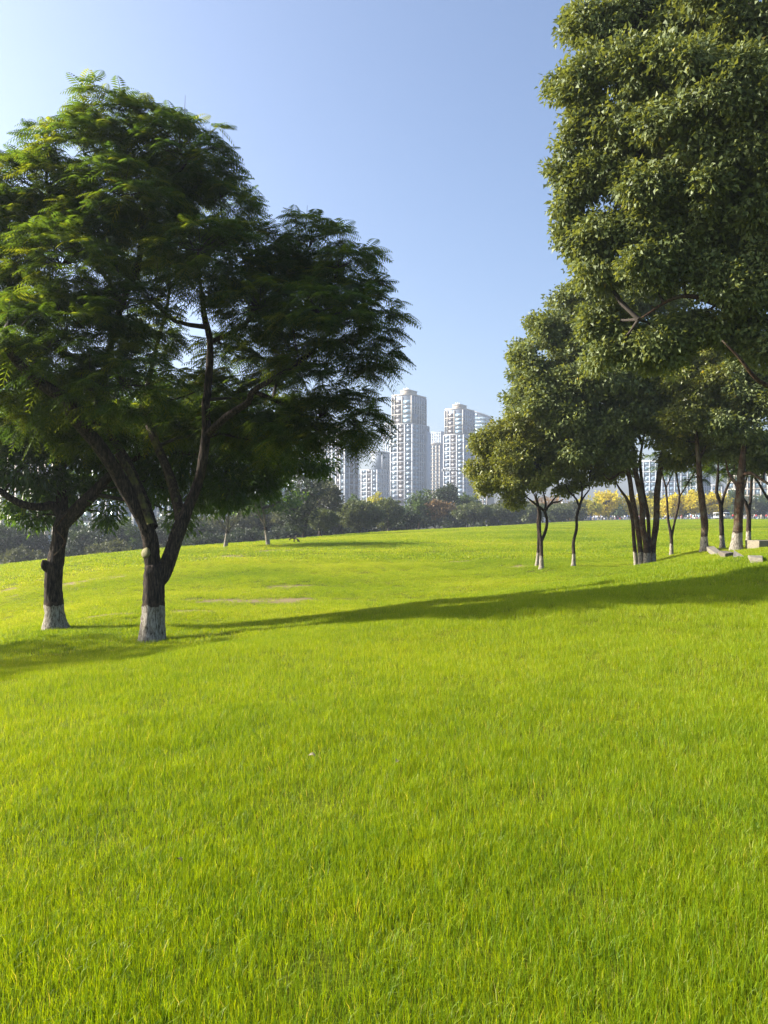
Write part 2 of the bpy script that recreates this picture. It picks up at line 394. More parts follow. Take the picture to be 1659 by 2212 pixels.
def tuft_mesh(name, nb, R, h0, h1, w, lean, seed):
    g = np.random.default_rng(seed)
    a = g.uniform(0, 6.283, nb); r = R*np.sqrt(g.uniform(0, 1, nb)); bx = r*np.cos(a); by = r*np.sin(a)
    h = g.uniform(h0, h1, nb)*(0.75+0.5*g.random(nb)); th = g.uniform(0, 6.283, nb); ln = np.abs(g.normal(0, lean, nb))*h
    dx, dy = np.cos(th), np.sin(th); ph = g.uniform(0, 6.283, nb); wx, wy = np.cos(ph)*w/2, np.sin(ph)*w/2
    ws = g.uniform(0.7, 1.3, nb); wx *= ws; wy *= ws
    b = np.stack([bx, by, np.full(nb, -0.012)], -1)
    m_ = np.stack([bx+dx*ln*0.35, by+dy*ln*0.35, h*0.55], -1); t = np.stack([bx+dx*ln, by+dy*ln, h*(1-0.25*np.clip(ln/h, 0, 1.5))], -1)
    W = np.stack([wx, wy, np.zeros(nb)], -1)
    V = np.stack([b-W, b+W, m_+W*0.85, m_-W*0.85, t+W*0.12, t-W*0.12], 1).reshape(-1, 3)
    k = np.arange(nb)[:, None]*6
    Fq = np.stack([np.concatenate([k+0, k+1, k+2, k+3], 1), np.concatenate([k+3, k+2, k+4, k+5], 1)], 1).reshape(-1, 4)
    tint = np.repeat(np.clip(g.normal(0.5, 0.30, nb)+(g.random(nb) < 0.05)*0.9, 0, 1.7), 2)
    me = mesh_np(name, V, Fq, tint); me.materials.append(M['grass']); return me

def scatter_group(name, coll):
    ng = bpy.data.node_groups.new(name, 'GeometryNodeTree')
    ng.interface.new_socket('Geometry', in_out='INPUT', socket_type='NodeSocketGeometry')
    ng.interface.new_socket('Geometry', in_out='OUTPUT', socket_type='NodeSocketGeometry')
    N = ng.nodes; L = ng.links
    gi = N.new('NodeGroupInput'); go = N.new('NodeGroupOutput')
    ip = N.new('GeometryNodeInstanceOnPoints'); ci = N.new('GeometryNodeCollectionInfo')
    ci.inputs['Collection'].default_value = coll; ci.inputs['Separate Children'].default_value = True; ci.inputs['Reset Children'].default_value = True
    def na(nm, t):
        n = N.new('GeometryNodeInputNamedAttribute'); n.data_type = t; n.inputs['Name'].default_value = nm; return n.outputs['Attribute']
    er = N.new('FunctionNodeEulerToRotation'); L.new(na('rot', 'FLOAT_VECTOR'), er.inputs[0])
    L.new(gi.outputs[0], ip.inputs['Points']); L.new(ci.outputs[0], ip.inputs['Instance'])
    ip.inputs['Pick Instance'].default_value = True
    L.new(na('idx', 'INT'), ip.inputs['Instance Index']); L.new(er.outputs[0], ip.inputs['Rotation']); L.new(na('scl', 'FLOAT_VECTOR'), ip.inputs['Scale'])
    L.new(ip.outputs[0], go.inputs[0])
    return ng

def scatter(name, P, rot, scl, idx, ng):
    me = bpy.data.meshes.new(name); me.vertices.add(len(P)); me.vertices.foreach_set('co', P.astype(np.float32).ravel())
    a = me.attributes.new('rot', 'FLOAT_VECTOR', 'POINT'); a.data.foreach_set('vector', rot.astype(np.float32).ravel())
    a = me.attributes.new('scl', 'FLOAT_VECTOR', 'POINT'); a.data.foreach_set('vector', scl.astype(np.float32).ravel())
    a = me.attributes.new('idx', 'INT', 'POINT'); a.data.foreach_set('value', idx.astype(np.int32))
    o = bpy.data.objects.new(name, me); COL.objects.link(o)
    md = o.modifiers.new('scatter', 'NODES'); md.node_group = ng
    return o

def tuft_collection(nm, specs):
    c = bpy.data.collections.new(nm)
    for q, s in enumerate(specs):
        me = tuft_mesh('grass_tuft', *s, seed=100+q); o = bpy.data.objects.new('%s_%02d' % (nm, q), me); c.objects.link(o)
    return c

def sector(r0, r1, dens, half=36):
    n = int(dens*0.5*(r1*r1-r0*r0)*2*math.radians(half))
    r = np.sqrt(rng.uniform(r0*r0, r1*r1, n)); a = np.radians(rng.uniform(-half, half, n))
    return r*np.sin(a), r*np.cos(a)

near_c = tuft_collection('tuft_near', [(50, 0.12, 0.030, 0.060, 0.0021, 0.5)]*5 + [(46, 0.12, 0.045, 0.080, 0.0023, 0.65)]*2)
mid_c = tuft_collection('tuft_mid', [(70, 0.22, 0.035, 0.07, 0.005, 0.6)]*5)
far_c = tuft_collection('tuft_far', [(110, 0.9, 0.045, 0.08, 0.022, 0.9)]*4)
def clumpy(x, y, f, seed):
    """smooth uneven 0..1 field of about 1/f metres grain"""
    g = np.random.default_rng(seed); G = g.random((256, 256)); u = x*f+37.3*seed; v = y*f*0.7+11.1
    v = v+0.35*u; i0 = np.floor(u).astype(int); j0 = np.floor(v).astype(int); fu = u-i0; fv = v-j0
    fu = fu*fu*(3-2*fu); fv = fv*fv*(3-2*fv)
    q = lambda a, b: G[(i0+a) % 256, (j0+b) % 256]
    return (q(0,0)*(1-fu)+q(1,0)*fu)*(1-fv)+(q(0,1)*(1-fu)+q(1,1)*fu)*fv
def lawn_scatter(name, coll, rings, ncoll, lab):
    X = []; Y = []
    for (r0, r1, d, h) in rings:
        x, y = sector(r0, r1, d, h); X.append(x); Y.append(y)
    x = np.concatenate(X); y = np.concatenate(Y)
    keep = (rng.random(len(x)) > bare(x, y)*0.85) & (beyond(x, y) < 0.5)
    thin = clumpy(x, y, 2.6, 3)
    keep &= rng.random(len(x)) < np.clip(1.0-0.8*np.clip(thin-0.7, 0, 1)*2.2, 0.5, 1)
    x = x[keep]; y = y[keep]; z = ground(x, y)
    n = len(x)
    rot = np.stack([rng.normal(0, 0.06, n), rng.normal(0, 0.06, n), rng.uniform(0, 6.283, n)], -1)
    s = rng.uniform(0.8, 1.2, n)*(0.74+0.30*clumpy(x, y, 0.8, 1)+0.38*clumpy(x, y, 3.1, 2))
    scl = np.stack([np.ones(n), np.ones(n), s], -1)
    o = scatter(name, np.stack([x, y, z], -1), rot, scl, rng.integers(0, ncoll, n), scatter_group(name+'_scatter', coll))
    tag(o, lab, 'grass', kind='stuff')
lawn_scatter('grass', near_c, [(0.5, 4, 430, 80), (4, 7, 290, 66), (7, 15, 160, 52)], 7, 'bright green grass blades of the lawn nearest the camera')
lawn_scatter('grass', mid_c, [(14, 24, 44, 46), (24, 45, 34, 42)], 5, 'sunlit short grass of the lawn around the tree trunks')
lawn_scatter('grass', far_c, [(44, 90, 3.2, 38), (90, 258, 1.2, 34)], 4, 'pale sunlit grass of the distant lawn in front of the crowd')

# ------------------------------------------------------------------ foliage
def rand_unit(n, g):
    v = g.normal(size=(n, 3)); return v/np.linalg.norm(v, axis=1)[:, None]

def clump_centers(blobs, per, g, inner=0.25, sub=0):
    """centres of leaf clumps spread over lobes; blobs: (centre, (rx, ry, rz))"""
    C = []; O = []
    if sub:
        nb = []
        for c, r in blobs:
            r = np.asarray(r, float); k = max(5, int(sub))
            d = rand_unit(k, g); d[:, 2] = d[:, 2]*0.9+0.05
            for q in range(k):
                f = g.uniform(0.36, 0.52); nb.append((np.asarray(c)+d[q]*r*(1-f*0.8), r*f))
        blobs = nb
    for c, r in blobs:
        r = np.asarray(r, float)
        area = (r[0]*r[1]+r[0]*r[2]+r[1]*r[2])/3*4*math.pi
        n = max(3, int(area*per))
        d = rand_unit(n, g)
        rr = np.where(g.random(n) < inner, g.uniform(0.25, 0.8, n), g.normal(0.93, 0.10, n))
        C.append(np.asarray(c)+d*r*rr[:, None]); O.append(d)
    return np.concatenate(C), np.concatenate(O)

def leaves(C, O, per, crad, size, aspect, droop, g, tri=False):
    """diamond leaves around every clump centre"""
    n = len(C)*per
    c = np.repeat(C, per, 0); out = np.repeat(O, per, 0)
    off = rand_unit(n, g)*(g.random(n)**0.5)[:, None]*crad; off[:, 2] *= 0.75
    p = c+off
    ax = out*0.6+rand_unit(n, g)*0.8+off/crad*0.5; ax[:, 2] -= droop; ax /= np.linalg.norm(ax, axis=1)[:, None]
    nn = rand_unit(n, g)*0.75+out*0.35; nn[:, 2] += 0.45
    sd = np.cross(ax, nn); sd /= (np.linalg.norm(sd, axis=1)[:, None]+1e-9); nn = np.cross(sd, ax)
    s = size*g.uniform(0.5, 1.45, n)[:, None]
    b = p; t = p+ax*s; m_ = p+ax*s*0.45
    l = m_+sd*s*aspect*0.5+nn*s*0.07; r = m_-sd*s*aspect*0.5+nn*s*0.07
    if tri: V = np.stack([b+sd*s*aspect*0.35, t, b-sd*s*aspect*0.6+ax*s*0.25], 1).reshape(-1, 3)*1.0; Fq = np.arange(n*3).reshape(-1, 3)
    else: V = np.stack([b, r, t, l], 1).reshape(-1, 3); Fq = np.arange(n*4).reshape(-1, 4)
    ct = np.repeat(g.normal(0, 0.11, len(C)), per)
    tint = np.clip(0.42+ct+g.normal(0, 0.12, n), 0, 0.9)+(g.random(n) < 0.006)*0.4
    return V, Fq, np.clip(tint, 0, 1)

def fronds(C, O, per, L0, g):
    """feathery drooping fronds in rosettes round every twig end"""
    n = len(C)*per; npair = 8
    c = np.repeat(C, per, 0); out = np.repeat(O, per, 0).copy(); out[:, 2] *= 0.35
    a = g.uniform(0, 6.283, n); d = np.stack([np.cos(a), np.sin(a), g.normal(0.12, 0.35, n)], -1)
    d = d+out*0.9; d /= np.linalg.norm(d, axis=1)[:, None]
    up = np.tile([0, 0, 1.0], (n, 1))+rand_unit(n, g)*0.35
    sd = np.cross(d, up); sd /= np.linalg.norm(sd, axis=1)[:, None]; up = np.cross(sd, d)
    L = L0*g.uniform(0.65, 1.25, n)[:, None]
    dr = g.uniform(0.25, 0.75, n)[:, None]
    def spine(t): return c+d*L*t - np.array([0, 0, 1.0])*L*dr*t*t
    Vs = []; 
    # rachis
    w = 0.008
    Vs.append(np.stack([spine(0)+sd*w, spine(0)-sd*w, spine(0.98)-sd*w*0.4, spine(0.98)+sd*w*0.4], 1))
    for q in range(npair):
        t = 0.12+0.85*q/(npair-1); ln = (math.sin(math.pi*(0.18+0.72*t)))*0.36
        sp = spine(t); fw = spine(min(1, t+0.05))-spine(t-0.05); fw /= np.linalg.norm(fw, axis=1)[:, None]
        for sgn in (-1, 1):
            ax = sd*sgn*0.85+fw*0.45-np.array([0, 0, 0.22]); ax /= np.linalg.norm(ax, axis=1)[:, None]
            ll = L*ln; wd = fw*L*0.032+up*0.003
            tip = sp+ax*ll-np.array([0, 0, 1.0])*ll*0.12
            mid = sp+ax*ll*0.5
            Vs.append(np.stack([sp, mid+wd, tip, mid-wd], 1))
    V = np.stack(Vs, 1); k = V.shape[1]
    V = V.reshape(-1, 3); Fq = np.arange(n*k*4).reshape(-1, 4)
    ct = np.repeat(g.normal(0, 0.2, len(C)), per); tf = np.clip(0.45+ct+g.normal(0, 0.16, n), 0, 0.9)
    return V, Fq, np.repeat(tf, k)

def twigs(limb_pts, targets, g, r0=0.03, r1=0.006, frac=1.0, sides=4):
    mb = MB(); Lp = np.array(limb_pts)
    for t in targets:
        if g.random() > frac: continue
        d = np.linalg.norm(Lp-t, axis=1)+np.maximum(0, Lp[:, 2]-t[2])*0.7
        s = Lp[np.argmin(d)]; v = t-s; L = np.linalg.norm(v)
        if L < 0.15: continue
        m1 = s+v*0.35+rand_unit(1, g)[0]*L*0.09+np.array([0, 0, 0.05*L]); m2 = s+v*0.7+rand_unit(1, g)[0]*L*0.07+np.array([0, 0, 0.06*L])
        P, R = smooth_path([s, m1, m2, t], [r0*(0.5+L*0.35), r0*(0.4+0.2*L), r0*0.4, r1], 0.35)
        mb.tube(P, R, sides)
    return mb

def tree(name, label, cat, group, limbs, blobs, leafmat, leaf, bark='bark', wash=0.0, density=1.0, per=40, crad=0.3, size=0.1, aspect=0.45,
         droop=0.4, seed=1, sides=14, step=0.12, wob=0.10, frond=None, inner=0.25, r0=0.03, tw=1.0, limb_mats=None, clump_tw=0.25, sub=0, tri=None):
    """limbs: list of (points, radii); the first starts at the ground. All world coordinates, moved into the thing's frame here"""
    g = np.random.default_rng(seed)
    base = np.array(limbs[0][0][0], float); base[2] = gz(base[0], base[1]) 
    root = empty(name, base); tag(root, label, cat, group)
    allp = []
    for q, lm in enumerate(limbs):
        pts, rad_ = lm[0], lm[1]
        pts = [np.array(p, float) for p in pts]
        onground = (q == 0) or (len(lm) > 2 and lm[2] == 'ground')
        if onground: pts[0][2] = gz(pts[0][0], pts[0][1])-0.06
        P, R = smooth_path(pts, rad_, step)
        if onground:
            hgt = P[:, 2]-P[0, 2]; R = R*(1+0.45*np.exp(-hgt/(0.9*R[0]+0.03)))
        bk = M[(limb_mats or {}).get(q, bark)]
        if onground and wash:
            zc = P[0, 2]+0.06+wash; kk = int(np.argmax(P[:, 2] > zc))
            t = (zc-P[kk-1, 2])/(P[kk, 2]-P[kk-1, 2]); pc = P[kk-1]*(1-t)+P[kk]*t; rc = R[kk-1]*(1-t)+R[kk]*t
            V, Fq = tube_vf(P-base, R, sides, wob, seed+q)
            # split the same surface in two at the paint line
            ringz = np.arange(len(P))
            fr = np.arange(len(Fq))//sides
            me = mesh_np('painted_base', V[:(kk+1)*sides], Fq[fr < kk], smooth=True); vz = V[:(kk+1)*sides, 2]; pa_ = me.attributes.new('paint', 'FLOAT', 'POINT'); pa_.data.foreach_set('value', np.clip(vz/wash, 0, 1.2).astype(np.float32)); link('painted_base', me, M['wash'], root)
            me = mesh_np('trunk', V[kk*sides:], Fq[fr >= kk]-kk*sides, smooth=True); link('trunk', me, bk, root)
        else:
            V, Fq = tube_vf(P-base, R, sides, wob, seed+q)
            link('trunk' if onground else 'branch', mesh_np('branch', V, Fq, smooth=True), bk, root)
        allp += list((P-base)[len(P)//3 if onground else 0:])
    bl = [(np.asarray(c)-base, r) for c, r in blobs]
    C, O = clump_centers(bl, density, g, inner, sub)
    if frond: V, Fq, T = fronds(C, O, per, frond, g)
    else: V, Fq, T = leaves(C, O, per, crad, size*(1.12 if (tri if tri is not None else base[1] > 30) else 1), aspect*(1.25 if base[1] > 30 else 1), droop, g, tri if tri is not None else base[1] > 30)
    link('crown', mesh_np('crown', V, Fq, T), M[leafmat], root, kind='stuff')
    if tw:
        mb = twigs(allp, [c+rand_unit(1, g)[0]*0.1 for c, r in bl], g, r0*1.6, 0.012, 1.0, 6)
        mid = [np.array(p) for V_ in mb.V for p in V_[::5]] or allp
        if clump_tw:
            m2 = twigs(mid, C, g, r0*0.5, 0.004, clump_tw, 3); mb.V += m2.V; 
            off = mb.n
            for f in m2.F: mb.F.append(f+off)
        if mb.V: mb.build('twigs', M['twig'], root, kind='stuff')
    return root

def B(lst, d0, dr=0.8):
    """lobes from (x, y, depth, rx_px, rz_px)"""
    out = []
    for (x, y, d, rx, rz) in lst:
        k = 0.46293/F*d
        out.append((at(x, y, d), (rx*k, max(rx*k*dr, rz*k), rz*k)))
    return out

# ------------------------------------------------------------------ the two trees on the left
z4 = (1.508, 0, 1500); z5 = (1.106, 0, 200)
D = 16.0
trunk = ats([(862, 1395), (868, 1250), (872, 1080), (872, 980), (868, 930)], *z4, D)
limbL = ats([(866, 1000), (860, 900), (835, 740, -.1), (700, 480, -.5), (560, 260, -.9), (420, 100, -1.3)], *z4, D) + ats([(280, 1440, -1.7), (170, 1370, -1.9), (90, 1300, -2.1), (-10, 1180, -2.4)], *z5, D)
limbR = ats([(880, 1050), (930, 960, .05), (1000, 770, .1), (1060, 620, .2), (1130, 430, .3), (1165, 200, .3), (1165, 20, .3)], *z4, D) + ats([(862, 1400, .3), (870, 1200, .3), (848, 1090, .3), (830, 960, .4), (800, 820, .4)], *z5, D)
limbM = ats([(1020, 720, .1), (1010, 620, .4), (960, 430, .9), (885, 250, 1.3), (810, 50, 1.6)], *z4, D) + ats([(600, 1450, 1.9), (640, 1250, 2.0), (700, 1000, 2.2), (690, 800, 2.3)], *z5, D)
limbC = ats([(865, 720), (800, 540, .5), (740, 400, .8), (690, 300, 1.1), (600, 160, 1.2)], *z4, D) + ats([(400, 1480, 1.2), (450, 1250, 1.1), (500, 1050, 1.0), (570, 880, .8), (590, 700, .6), (615, 540, .5), (620, 400, .4), (600, 260, .3)], *z5, D)
sideR = ats([(1165, 200, .3), (1280, 95, 0), (1400, 15, -.3)], *z4, D) + ats([(1050, 1400, -.5), (1150, 1340, -.7), (1290, 1240, -.6), (1400, 1120, -.4)], *z5, D)
sideR2 = ats([(865, 1200, .3), (950, 1160, .5), (1030, 1110, .7), (1150, 1000, .6), (1240, 900, .4)], *z5, D)
sideL = ats([(500, 1040, 1.0), (440, 930, .6), (330, 800, 0), (220, 640, -.4)], *z5, D)
sideT = ats([(580, 800, .7), (640, 640, .2), (720, 520, -.1), (800, 420, -.2)], *z5, D)
stub = ats([(850, 700), (805, 570, -.02), (740, 420, -.05), (665, 300, -.1)], *z4, D-0.35)
lowR = ats([(1050, 1400, -.5), (1200, 1470, -.2), (1320, 1560, 0), (1420, 1640, .1)], *z5, D)
limbsA = [(trunk, [.235, .215, .215, .21, .17]), (limbL, [.15, .155, .15, .135, .125, .12, .11, .10, .09, .05]),
          (limbR, [.15, .165, .15, .115, .10, .095, .09, .08, .07, .06, .04, .025]), (limbM, [.10, .11, .10, .09, .085, .06, .05, .035, .02]),
          (limbC, [.10, .11, .10, .09, .085, .08, .075, .07, .065, .05, .045, .03, .02]), (sideR, [.08, .075, .065, .055, .05, .035, .02]),
          (sideR2, [.05, .045, .04, .03, .015]), (sideL, [.055, .045, .03, .015]), (sideT, [.05, .04, .03, .015]), (stub, [.075, .072, .07, .065]), (lowR, [.05, .035, .025, .012])]
blobsA = B([(225, 232, 16, 62, 50), (300, 290, 16.4, 105, 55), (175, 320, 15.6, 90, 60), (395, 335, 16, 100, 70), (95, 400, 15.5, 90, 60), (250, 420, 14.9, 120, 80),
            (470, 430, 16.5, 75, 85), (15, 470, 15.5, 85, 75), (120, 560, 14.3, 140, 85), (340, 520, 17.6, 110, 70), (430, 540, 14.9, 110, 75), (545, 560, 16, 85, 75),
            (655, 535, 16.3, 85, 70), (735, 580, 16, 75, 75), (790, 670, 15.6, 70, 70), (690, 670, 15, 110, 75), (560, 650, 15.2, 100, 55), (110, 720, 14, 160, 90), (260, 660, 14.5, 90, 60),
            (320, 720, 17.6, 60, 60), (250, 820, 13.8, 110, 70), (60, 810, 15, 110, 80), (795, 765, 16, 60, 45), (695, 810, 15.6, 95, 65), (775, 905, 15.5, 48, 65), (700, 900, 15.8, 60, 50),
            (630, 915, 15.8, 75, 60), (540, 880, 17, 90, 60), (430, 850, 17.5, 85, 45), (55, 880, 16.8, 80, 50), (190, 925, 17.2, 70, 40), (480, 760, 17.4, 60, 40), (600, 770, 16.6, 80, 50), (380, 920, 18, 60, 35), (15, 925, 18.4, 62, 34), (90, 945, 18.5, 58, 30), (50, 890, 18.2, 60, 34), (150, 890, 17.6, 60, 35), (290, 900, 18, 60, 35), (480, 920, 17.8, 70, 40), (560, 960, 17.4, 60, 35), (340, 420, 16.5, 90, 60), (190, 480, 16.8, 90, 60), (630, 630, 17, 90, 60), (40, 640, 16.3, 90, 60), (20, 380, 15.8, 60, 50), (-60, 470, 15.6, 90, 80), (-80, 620, 15.4, 90, 80), (-70, 760, 15.6, 90, 70), (100, 300, 16, 40, 30), (20, 690, 14.8, 90, 60)], D, 0.85)
blobsA = [((c_[0], 16+(c_[1]-16)*0.75, c_[2]) if c_[1] < 16 else c_, r_) for c_, r_ in blobsA]
blobsA = [(np.array(c_), (r_[0], r_[1]*0.95, r_[2])) for c_, r_ in blobsA]
t_main = tree('feathery_leaved_tree', 'large dark feathery-leaved tree with limewashed trunk forking low, nearest tree on the left', 'tree', None,
     limbsA, blobsA, 'jaca', None, wash=0.77, density=8.8, per=9, frond=0.43, seed=3, sides=32, step=0.06, wob=0.10, inner=0.12,
     limb_mats={9: 'bark_moss', 3: 'bark_moss'}, clump_tw=0.6)
basev = np.array(t_main.location)
# sawn branch scar and bare shoots on top of the crown
def disc_obj(name, c, nrm, r, mat, parent, th=0.05, seed=0):
    n = np.array(nrm, float); n /= np.linalg.norm(n)
    V, Fq = tube_vf(np.array([c-n*th, c-n*th*0.4, c+n*0.01, c+n*0.03]), [r*0.7, r*1.12, r*1.1, r*0.92], 14, 0.08, seed)
    return link(name, mesh_np(name, V, Fq, smooth=False), mat, parent)
cs = ats([(822, 865, -.28)], *z4, D)[0]
disc_obj('branch_scar', cs-basev, (-0.55, -0.8, 0.25), .10, M['cut'], t_main, .07)
mb = MB(); g = np.random.default_rng(5)
for (x, y, h) in [(222, 195, 40), (255, 190, 30), (300, 235, 45), (385, 250, 40), (400, 235, 60), (455, 290, 42), (480, 300, 58), (120, 330, 40), (10, 395, 50), (45, 350, 30), (660, 470, 55), (640, 475, 35), (700, 480, 30), (765, 520, 30), (640, 640, 20)]:
    p = at(x, y+25, 16)-basev; v = np.array([g.normal(0, .06), 0, 1.0])*(h*.7+14)*0.0096
    mb.tube(np.array([p, p+v*.5+g.normal(0, .01, 3), p+v]), [.007, .005, .003], 4)
mb.build('bare_shoots', M['twig'], t_main, kind='stuff')

# the tree left of it, out of the frame but for its crown
lim = [([(-19.5, 14.5, 0), (-19.2, 14.7, 1.6), (-18.6, 14.9, 2.6)], [.26, .22, .18]), ([(-18.6, 14.9, 2.5), (-17.4, 14.8, 3.8), (-16.2, 14.6, 4.8), (-15.0, 14.4, 5.4)], [.13, .1, .07, .03]), ([(-18.6, 14.9, 2.5), (-20.5, 15.2, 4.2), (-21.5, 15.6, 5.8)], [.13, .1, .04]), ([(-18.7, 14.9, 2.3), (-18.5, 16.4, 4.2), (-18.2, 17.6, 5.6)], [.13, .09, .04])]
bl = [((-15.4, 14.4, 5.2), (1.4, 1.5, .9)), ((-17.0, 13.6, 4.4), (1.4, 1.4, .9)), ((-17.6, 15.6, 6.2), (1.8, 1.6, 1.0)), ((-19.6, 14.0, 6.4), (1.8, 1.7, 1.1)), ((-21.4, 15.4, 5.6), (1.7, 1.6, 1.0)), ((-18.4, 17.4, 5.4), (1.7, 1.5, .9)), ((-20.5, 17.4, 5.2), (1.6, 1.4, .9)), ((-20.2, 12.6, 5.0), (1.5, 1.4, .8))]
tree('feathery_leaved_tree', 'dark feathery-leaved tree cut off by the left edge of the photo', 'tree', None, lim, bl, 'jaca', None, wash=0.8, density=1.7, per=9, frond=0.55, seed=9, sides=14, inner=0.1, clump_tw=0.3)

# twisted tree with a vine
D = 19.0
tr = ats([(320, 1290), (312, 1200), (300, 1100), (298, 1020), (318, 900), (335, 800), (350, 715), (365, 650)], *z4, D)
bL = ats([(350, 670), (300, 598, -.1), (225, 606, -.3), (110, 583, -.6), (0, 515, -.8), (-110, 440, -1)], *z4, D)
bU = ats([(358, 680), (345, 560, .1), (345, 450, .2), (365, 300, .3), (330, 150, .4), (340, 0, .4)], *z4, D)
bR = ats([(350, 720), (420, 640, -.1), (510, 545, -.2), (600, 450, -.2), (720, 350, -.1), (880, 300, .2), (1060, 300, .5), (1250, 330, .6)], *z4, D)
bB = ats([(345, 500, .2), (300, 330, .6), (200, 200, .9), (60, 100, 1)], *z4, D)
blobs = B([(60, 930, 19, 90, 55), (-70, 960, 18.7, 90, 60), (170, 945, 19.3, 90, 60), (60, 1010, 18.4, 60, 28), (290, 960, 19.6, 110, 65), (420, 985, 19.8, 110, 70), (540, 990, 19.7, 95, 60),
           (620, 990, 19.4, 70, 32), (690, 1005, 19.2, 40, 16), (240, 1020, 19.8, 60, 35), (345, 1050, 19.3, 35, 40), (500, 1060, 19, 45, 40), (565, 1052, 19.3, 40, 28), (440, 1070, 19.8, 40, 35), (330, 880, 20.2, 130, 60), (480, 900, 20.4, 120, 60), (130, 860, 20, 120, 60),
           (600, 940, 20.5, 80, 45), (395, 1115, 18.9, 25, 30), (120, 1060, 19.4, 60, 22), (70, 1118, 19.4, 48, 16), (140, 1098, 19.6, 40, 16), (30, 1090, 19.2, 40, 18), (230, 1105, 18.9, 18, 30), (180, 1040, 19.6, 50, 28), (290, 1050, 19.6, 50, 32), (90, 1035, 18.8, 55, 20), (-40, 1030, 18.8, 50, 30)], D, 0.7)
t_left = tree('twisted_tree', 'gnarled tree with limewashed foot and a vine round its trunk, nearest the left edge', 'tree', None,
     [(tr, [.25, .215, .20, .20, .19, .18, .19, .15]), (bL, [.12, .105, .09, .085, .07, .04]), (bU, [.15, .13, .10, .08, .06, .03]), (bR, [.15, .17, .15, .11, .08, .06, .04, .02]), (bB, [.08, .06, .045, .02])],
     blobs, 'longleaf', None, wash=0.62, density=13, per=30, crad=.30, size=.17, aspect=.27, droop=.75, seed=21, sides=20, step=.08, wob=.14, inner=.25, clump_tw=.5)
bv = np.array(t_left.location)
vine = [p+np.array([0, -.0, 0]) for p in ats([(395, 620, -.22), (345, 680, -.26), (318, 730, -.24), (345, 765, -.26), (368, 800, -.2), (340, 845, -.26), (305, 880, -.25)], *z4, D)]
P, R = smooth_path(vine, [.012, .018, .022, .022, .024, .02, .012], .05); V, Fq = tube_vf(P-bv, R, 7, .1)
link('vine', mesh_np('vine', V, Fq, smooth=True), M['bark_red'], t_left)
P, R = smooth_path(ats([(292, 960), (262, 950, -.1), (250, 930, -.15), (252, 905, -.16)], *z4, D), [.10, .10, .09, .05], .04); V, Fq = tube_vf(P-bv, R, 10, .2)
link('burl', mesh_np('burl', V, Fq, smooth=True), M['bark'], t_left)

# ------------------------------------------------------------------ glossy-leaved trees on the right
# big near tree, trunk beyond the right edge
base = (16.5, 18.5)
lim = [([(16.5, 18.5, 0), (16.3, 18.4, 2.5), (15.6, 18.2, 4.6)], [.36, .32, .26]),
       ([(15.7, 18.2, 4.4), at(1760, 700, 18.2), at(1640, 640, 18), at(1540, 540, 18), at(1450, 430, 18), at(1380, 330, 18)], [.2, .16, .12, .09, .06, .03]),
       ([(15.8, 18.2, 4.4), at(1800, 420, 18), at(1720, 250, 17.8), at(1650, 60, 17.5), at(1600, -100, 17.5)], [.22, .18, .14, .10, .05]),
       ([at(1720, 670, 18.2), at(1640, 690, 18), at(1560, 660, 17.8), at(1470, 640, 17.8), at(1380, 690, 18)], [.12, .09, .07, .045, .02]),
       ([at(1770, 480, 18), at(1640, 400, 17.2), at(1540, 280, 17), at(1440, 180, 17.2), at(1340, 90, 17.6)], [.14, .11, .08, .05, .02]),
       ([at(1800, 900, 17.8), at(1700, 850, 17.4), at(1640, 822, 17.2), at(1595, 770, 17), at(1560, 735, 17)], [.09, .07, .045, .032, .015])]
bl = B([(1268, 45, 18, 45, 45), (1225, 178, 18.2, 40, 30), (1238, 300, 18.3, 40, 35), (1228, 365, 18.6, 38, 30), (1232, 505, 18.9, 38, 32), (1240, 435, 18.7, 38, 36), (1760, 100, 17.5, 110, 110), (1780, 300, 17.5, 110, 110), (1770, 500, 17.8, 110, 100), (1790, 690, 18, 90, 80), (1880, 200, 18, 110, 130), (1890, 430, 18, 110, 130), (1990, 320, 18.5, 120, 160), (1262, 570, 18.8, 40, 30), (1290, 55, 18, 55, 60), (1395, 40, 18, 95, 70), (1520, 30, 17.2, 100, 80), (1640, 60, 16.6, 90, 90), (1240, 185, 18, 48, 42), (1290, 150, 17.6, 60, 50), (1375, 150, 17.2, 85, 60), (1480, 150, 16.6, 95, 70), (1590, 190, 16.2, 95, 75), (1690, 160, 16.5, 90, 90),
        (1285, 265, 18.2, 62, 50), (1370, 270, 17.6, 85, 55), (1470, 270, 16.8, 85, 60), (1570, 310, 16.6, 95, 65), (1670, 300, 16.3, 90, 80), (1262, 375, 18.6, 62, 55), (1335, 380, 18.2, 75, 60), (1430, 400, 17.6, 90, 65), (1540, 410, 17, 85, 55), (1650, 430, 17, 90, 70),
        (1265, 510, 18.8, 62, 55), (1340, 490, 18.2, 80, 60), (1440, 500, 17.8, 90, 60), (1540, 510, 17.8, 80, 55), (1650, 540, 17.6, 90, 70), (1300, 590, 18.6, 65, 40), (1390, 590, 18, 90, 55), (1490, 600, 17.8, 90, 50), (1600, 620, 17.6, 90, 60),
        (1340, 760, 19, 75, 55), (1420, 740, 18.6, 80, 60), (1310, 700, 19.2, 60, 45), (1500, 700, 18.6, 80, 50), (1590, 710, 18.2, 75, 50), (1680, 730, 18, 80, 70), (1400, 340, 20.5, 160, 120), (1560, 520, 21, 150, 150), (1560, 150, 20.5, 170, 140), (1430, 40, 21, 120, 120), (1650, 350, 21, 120, 160)], 18, .75)
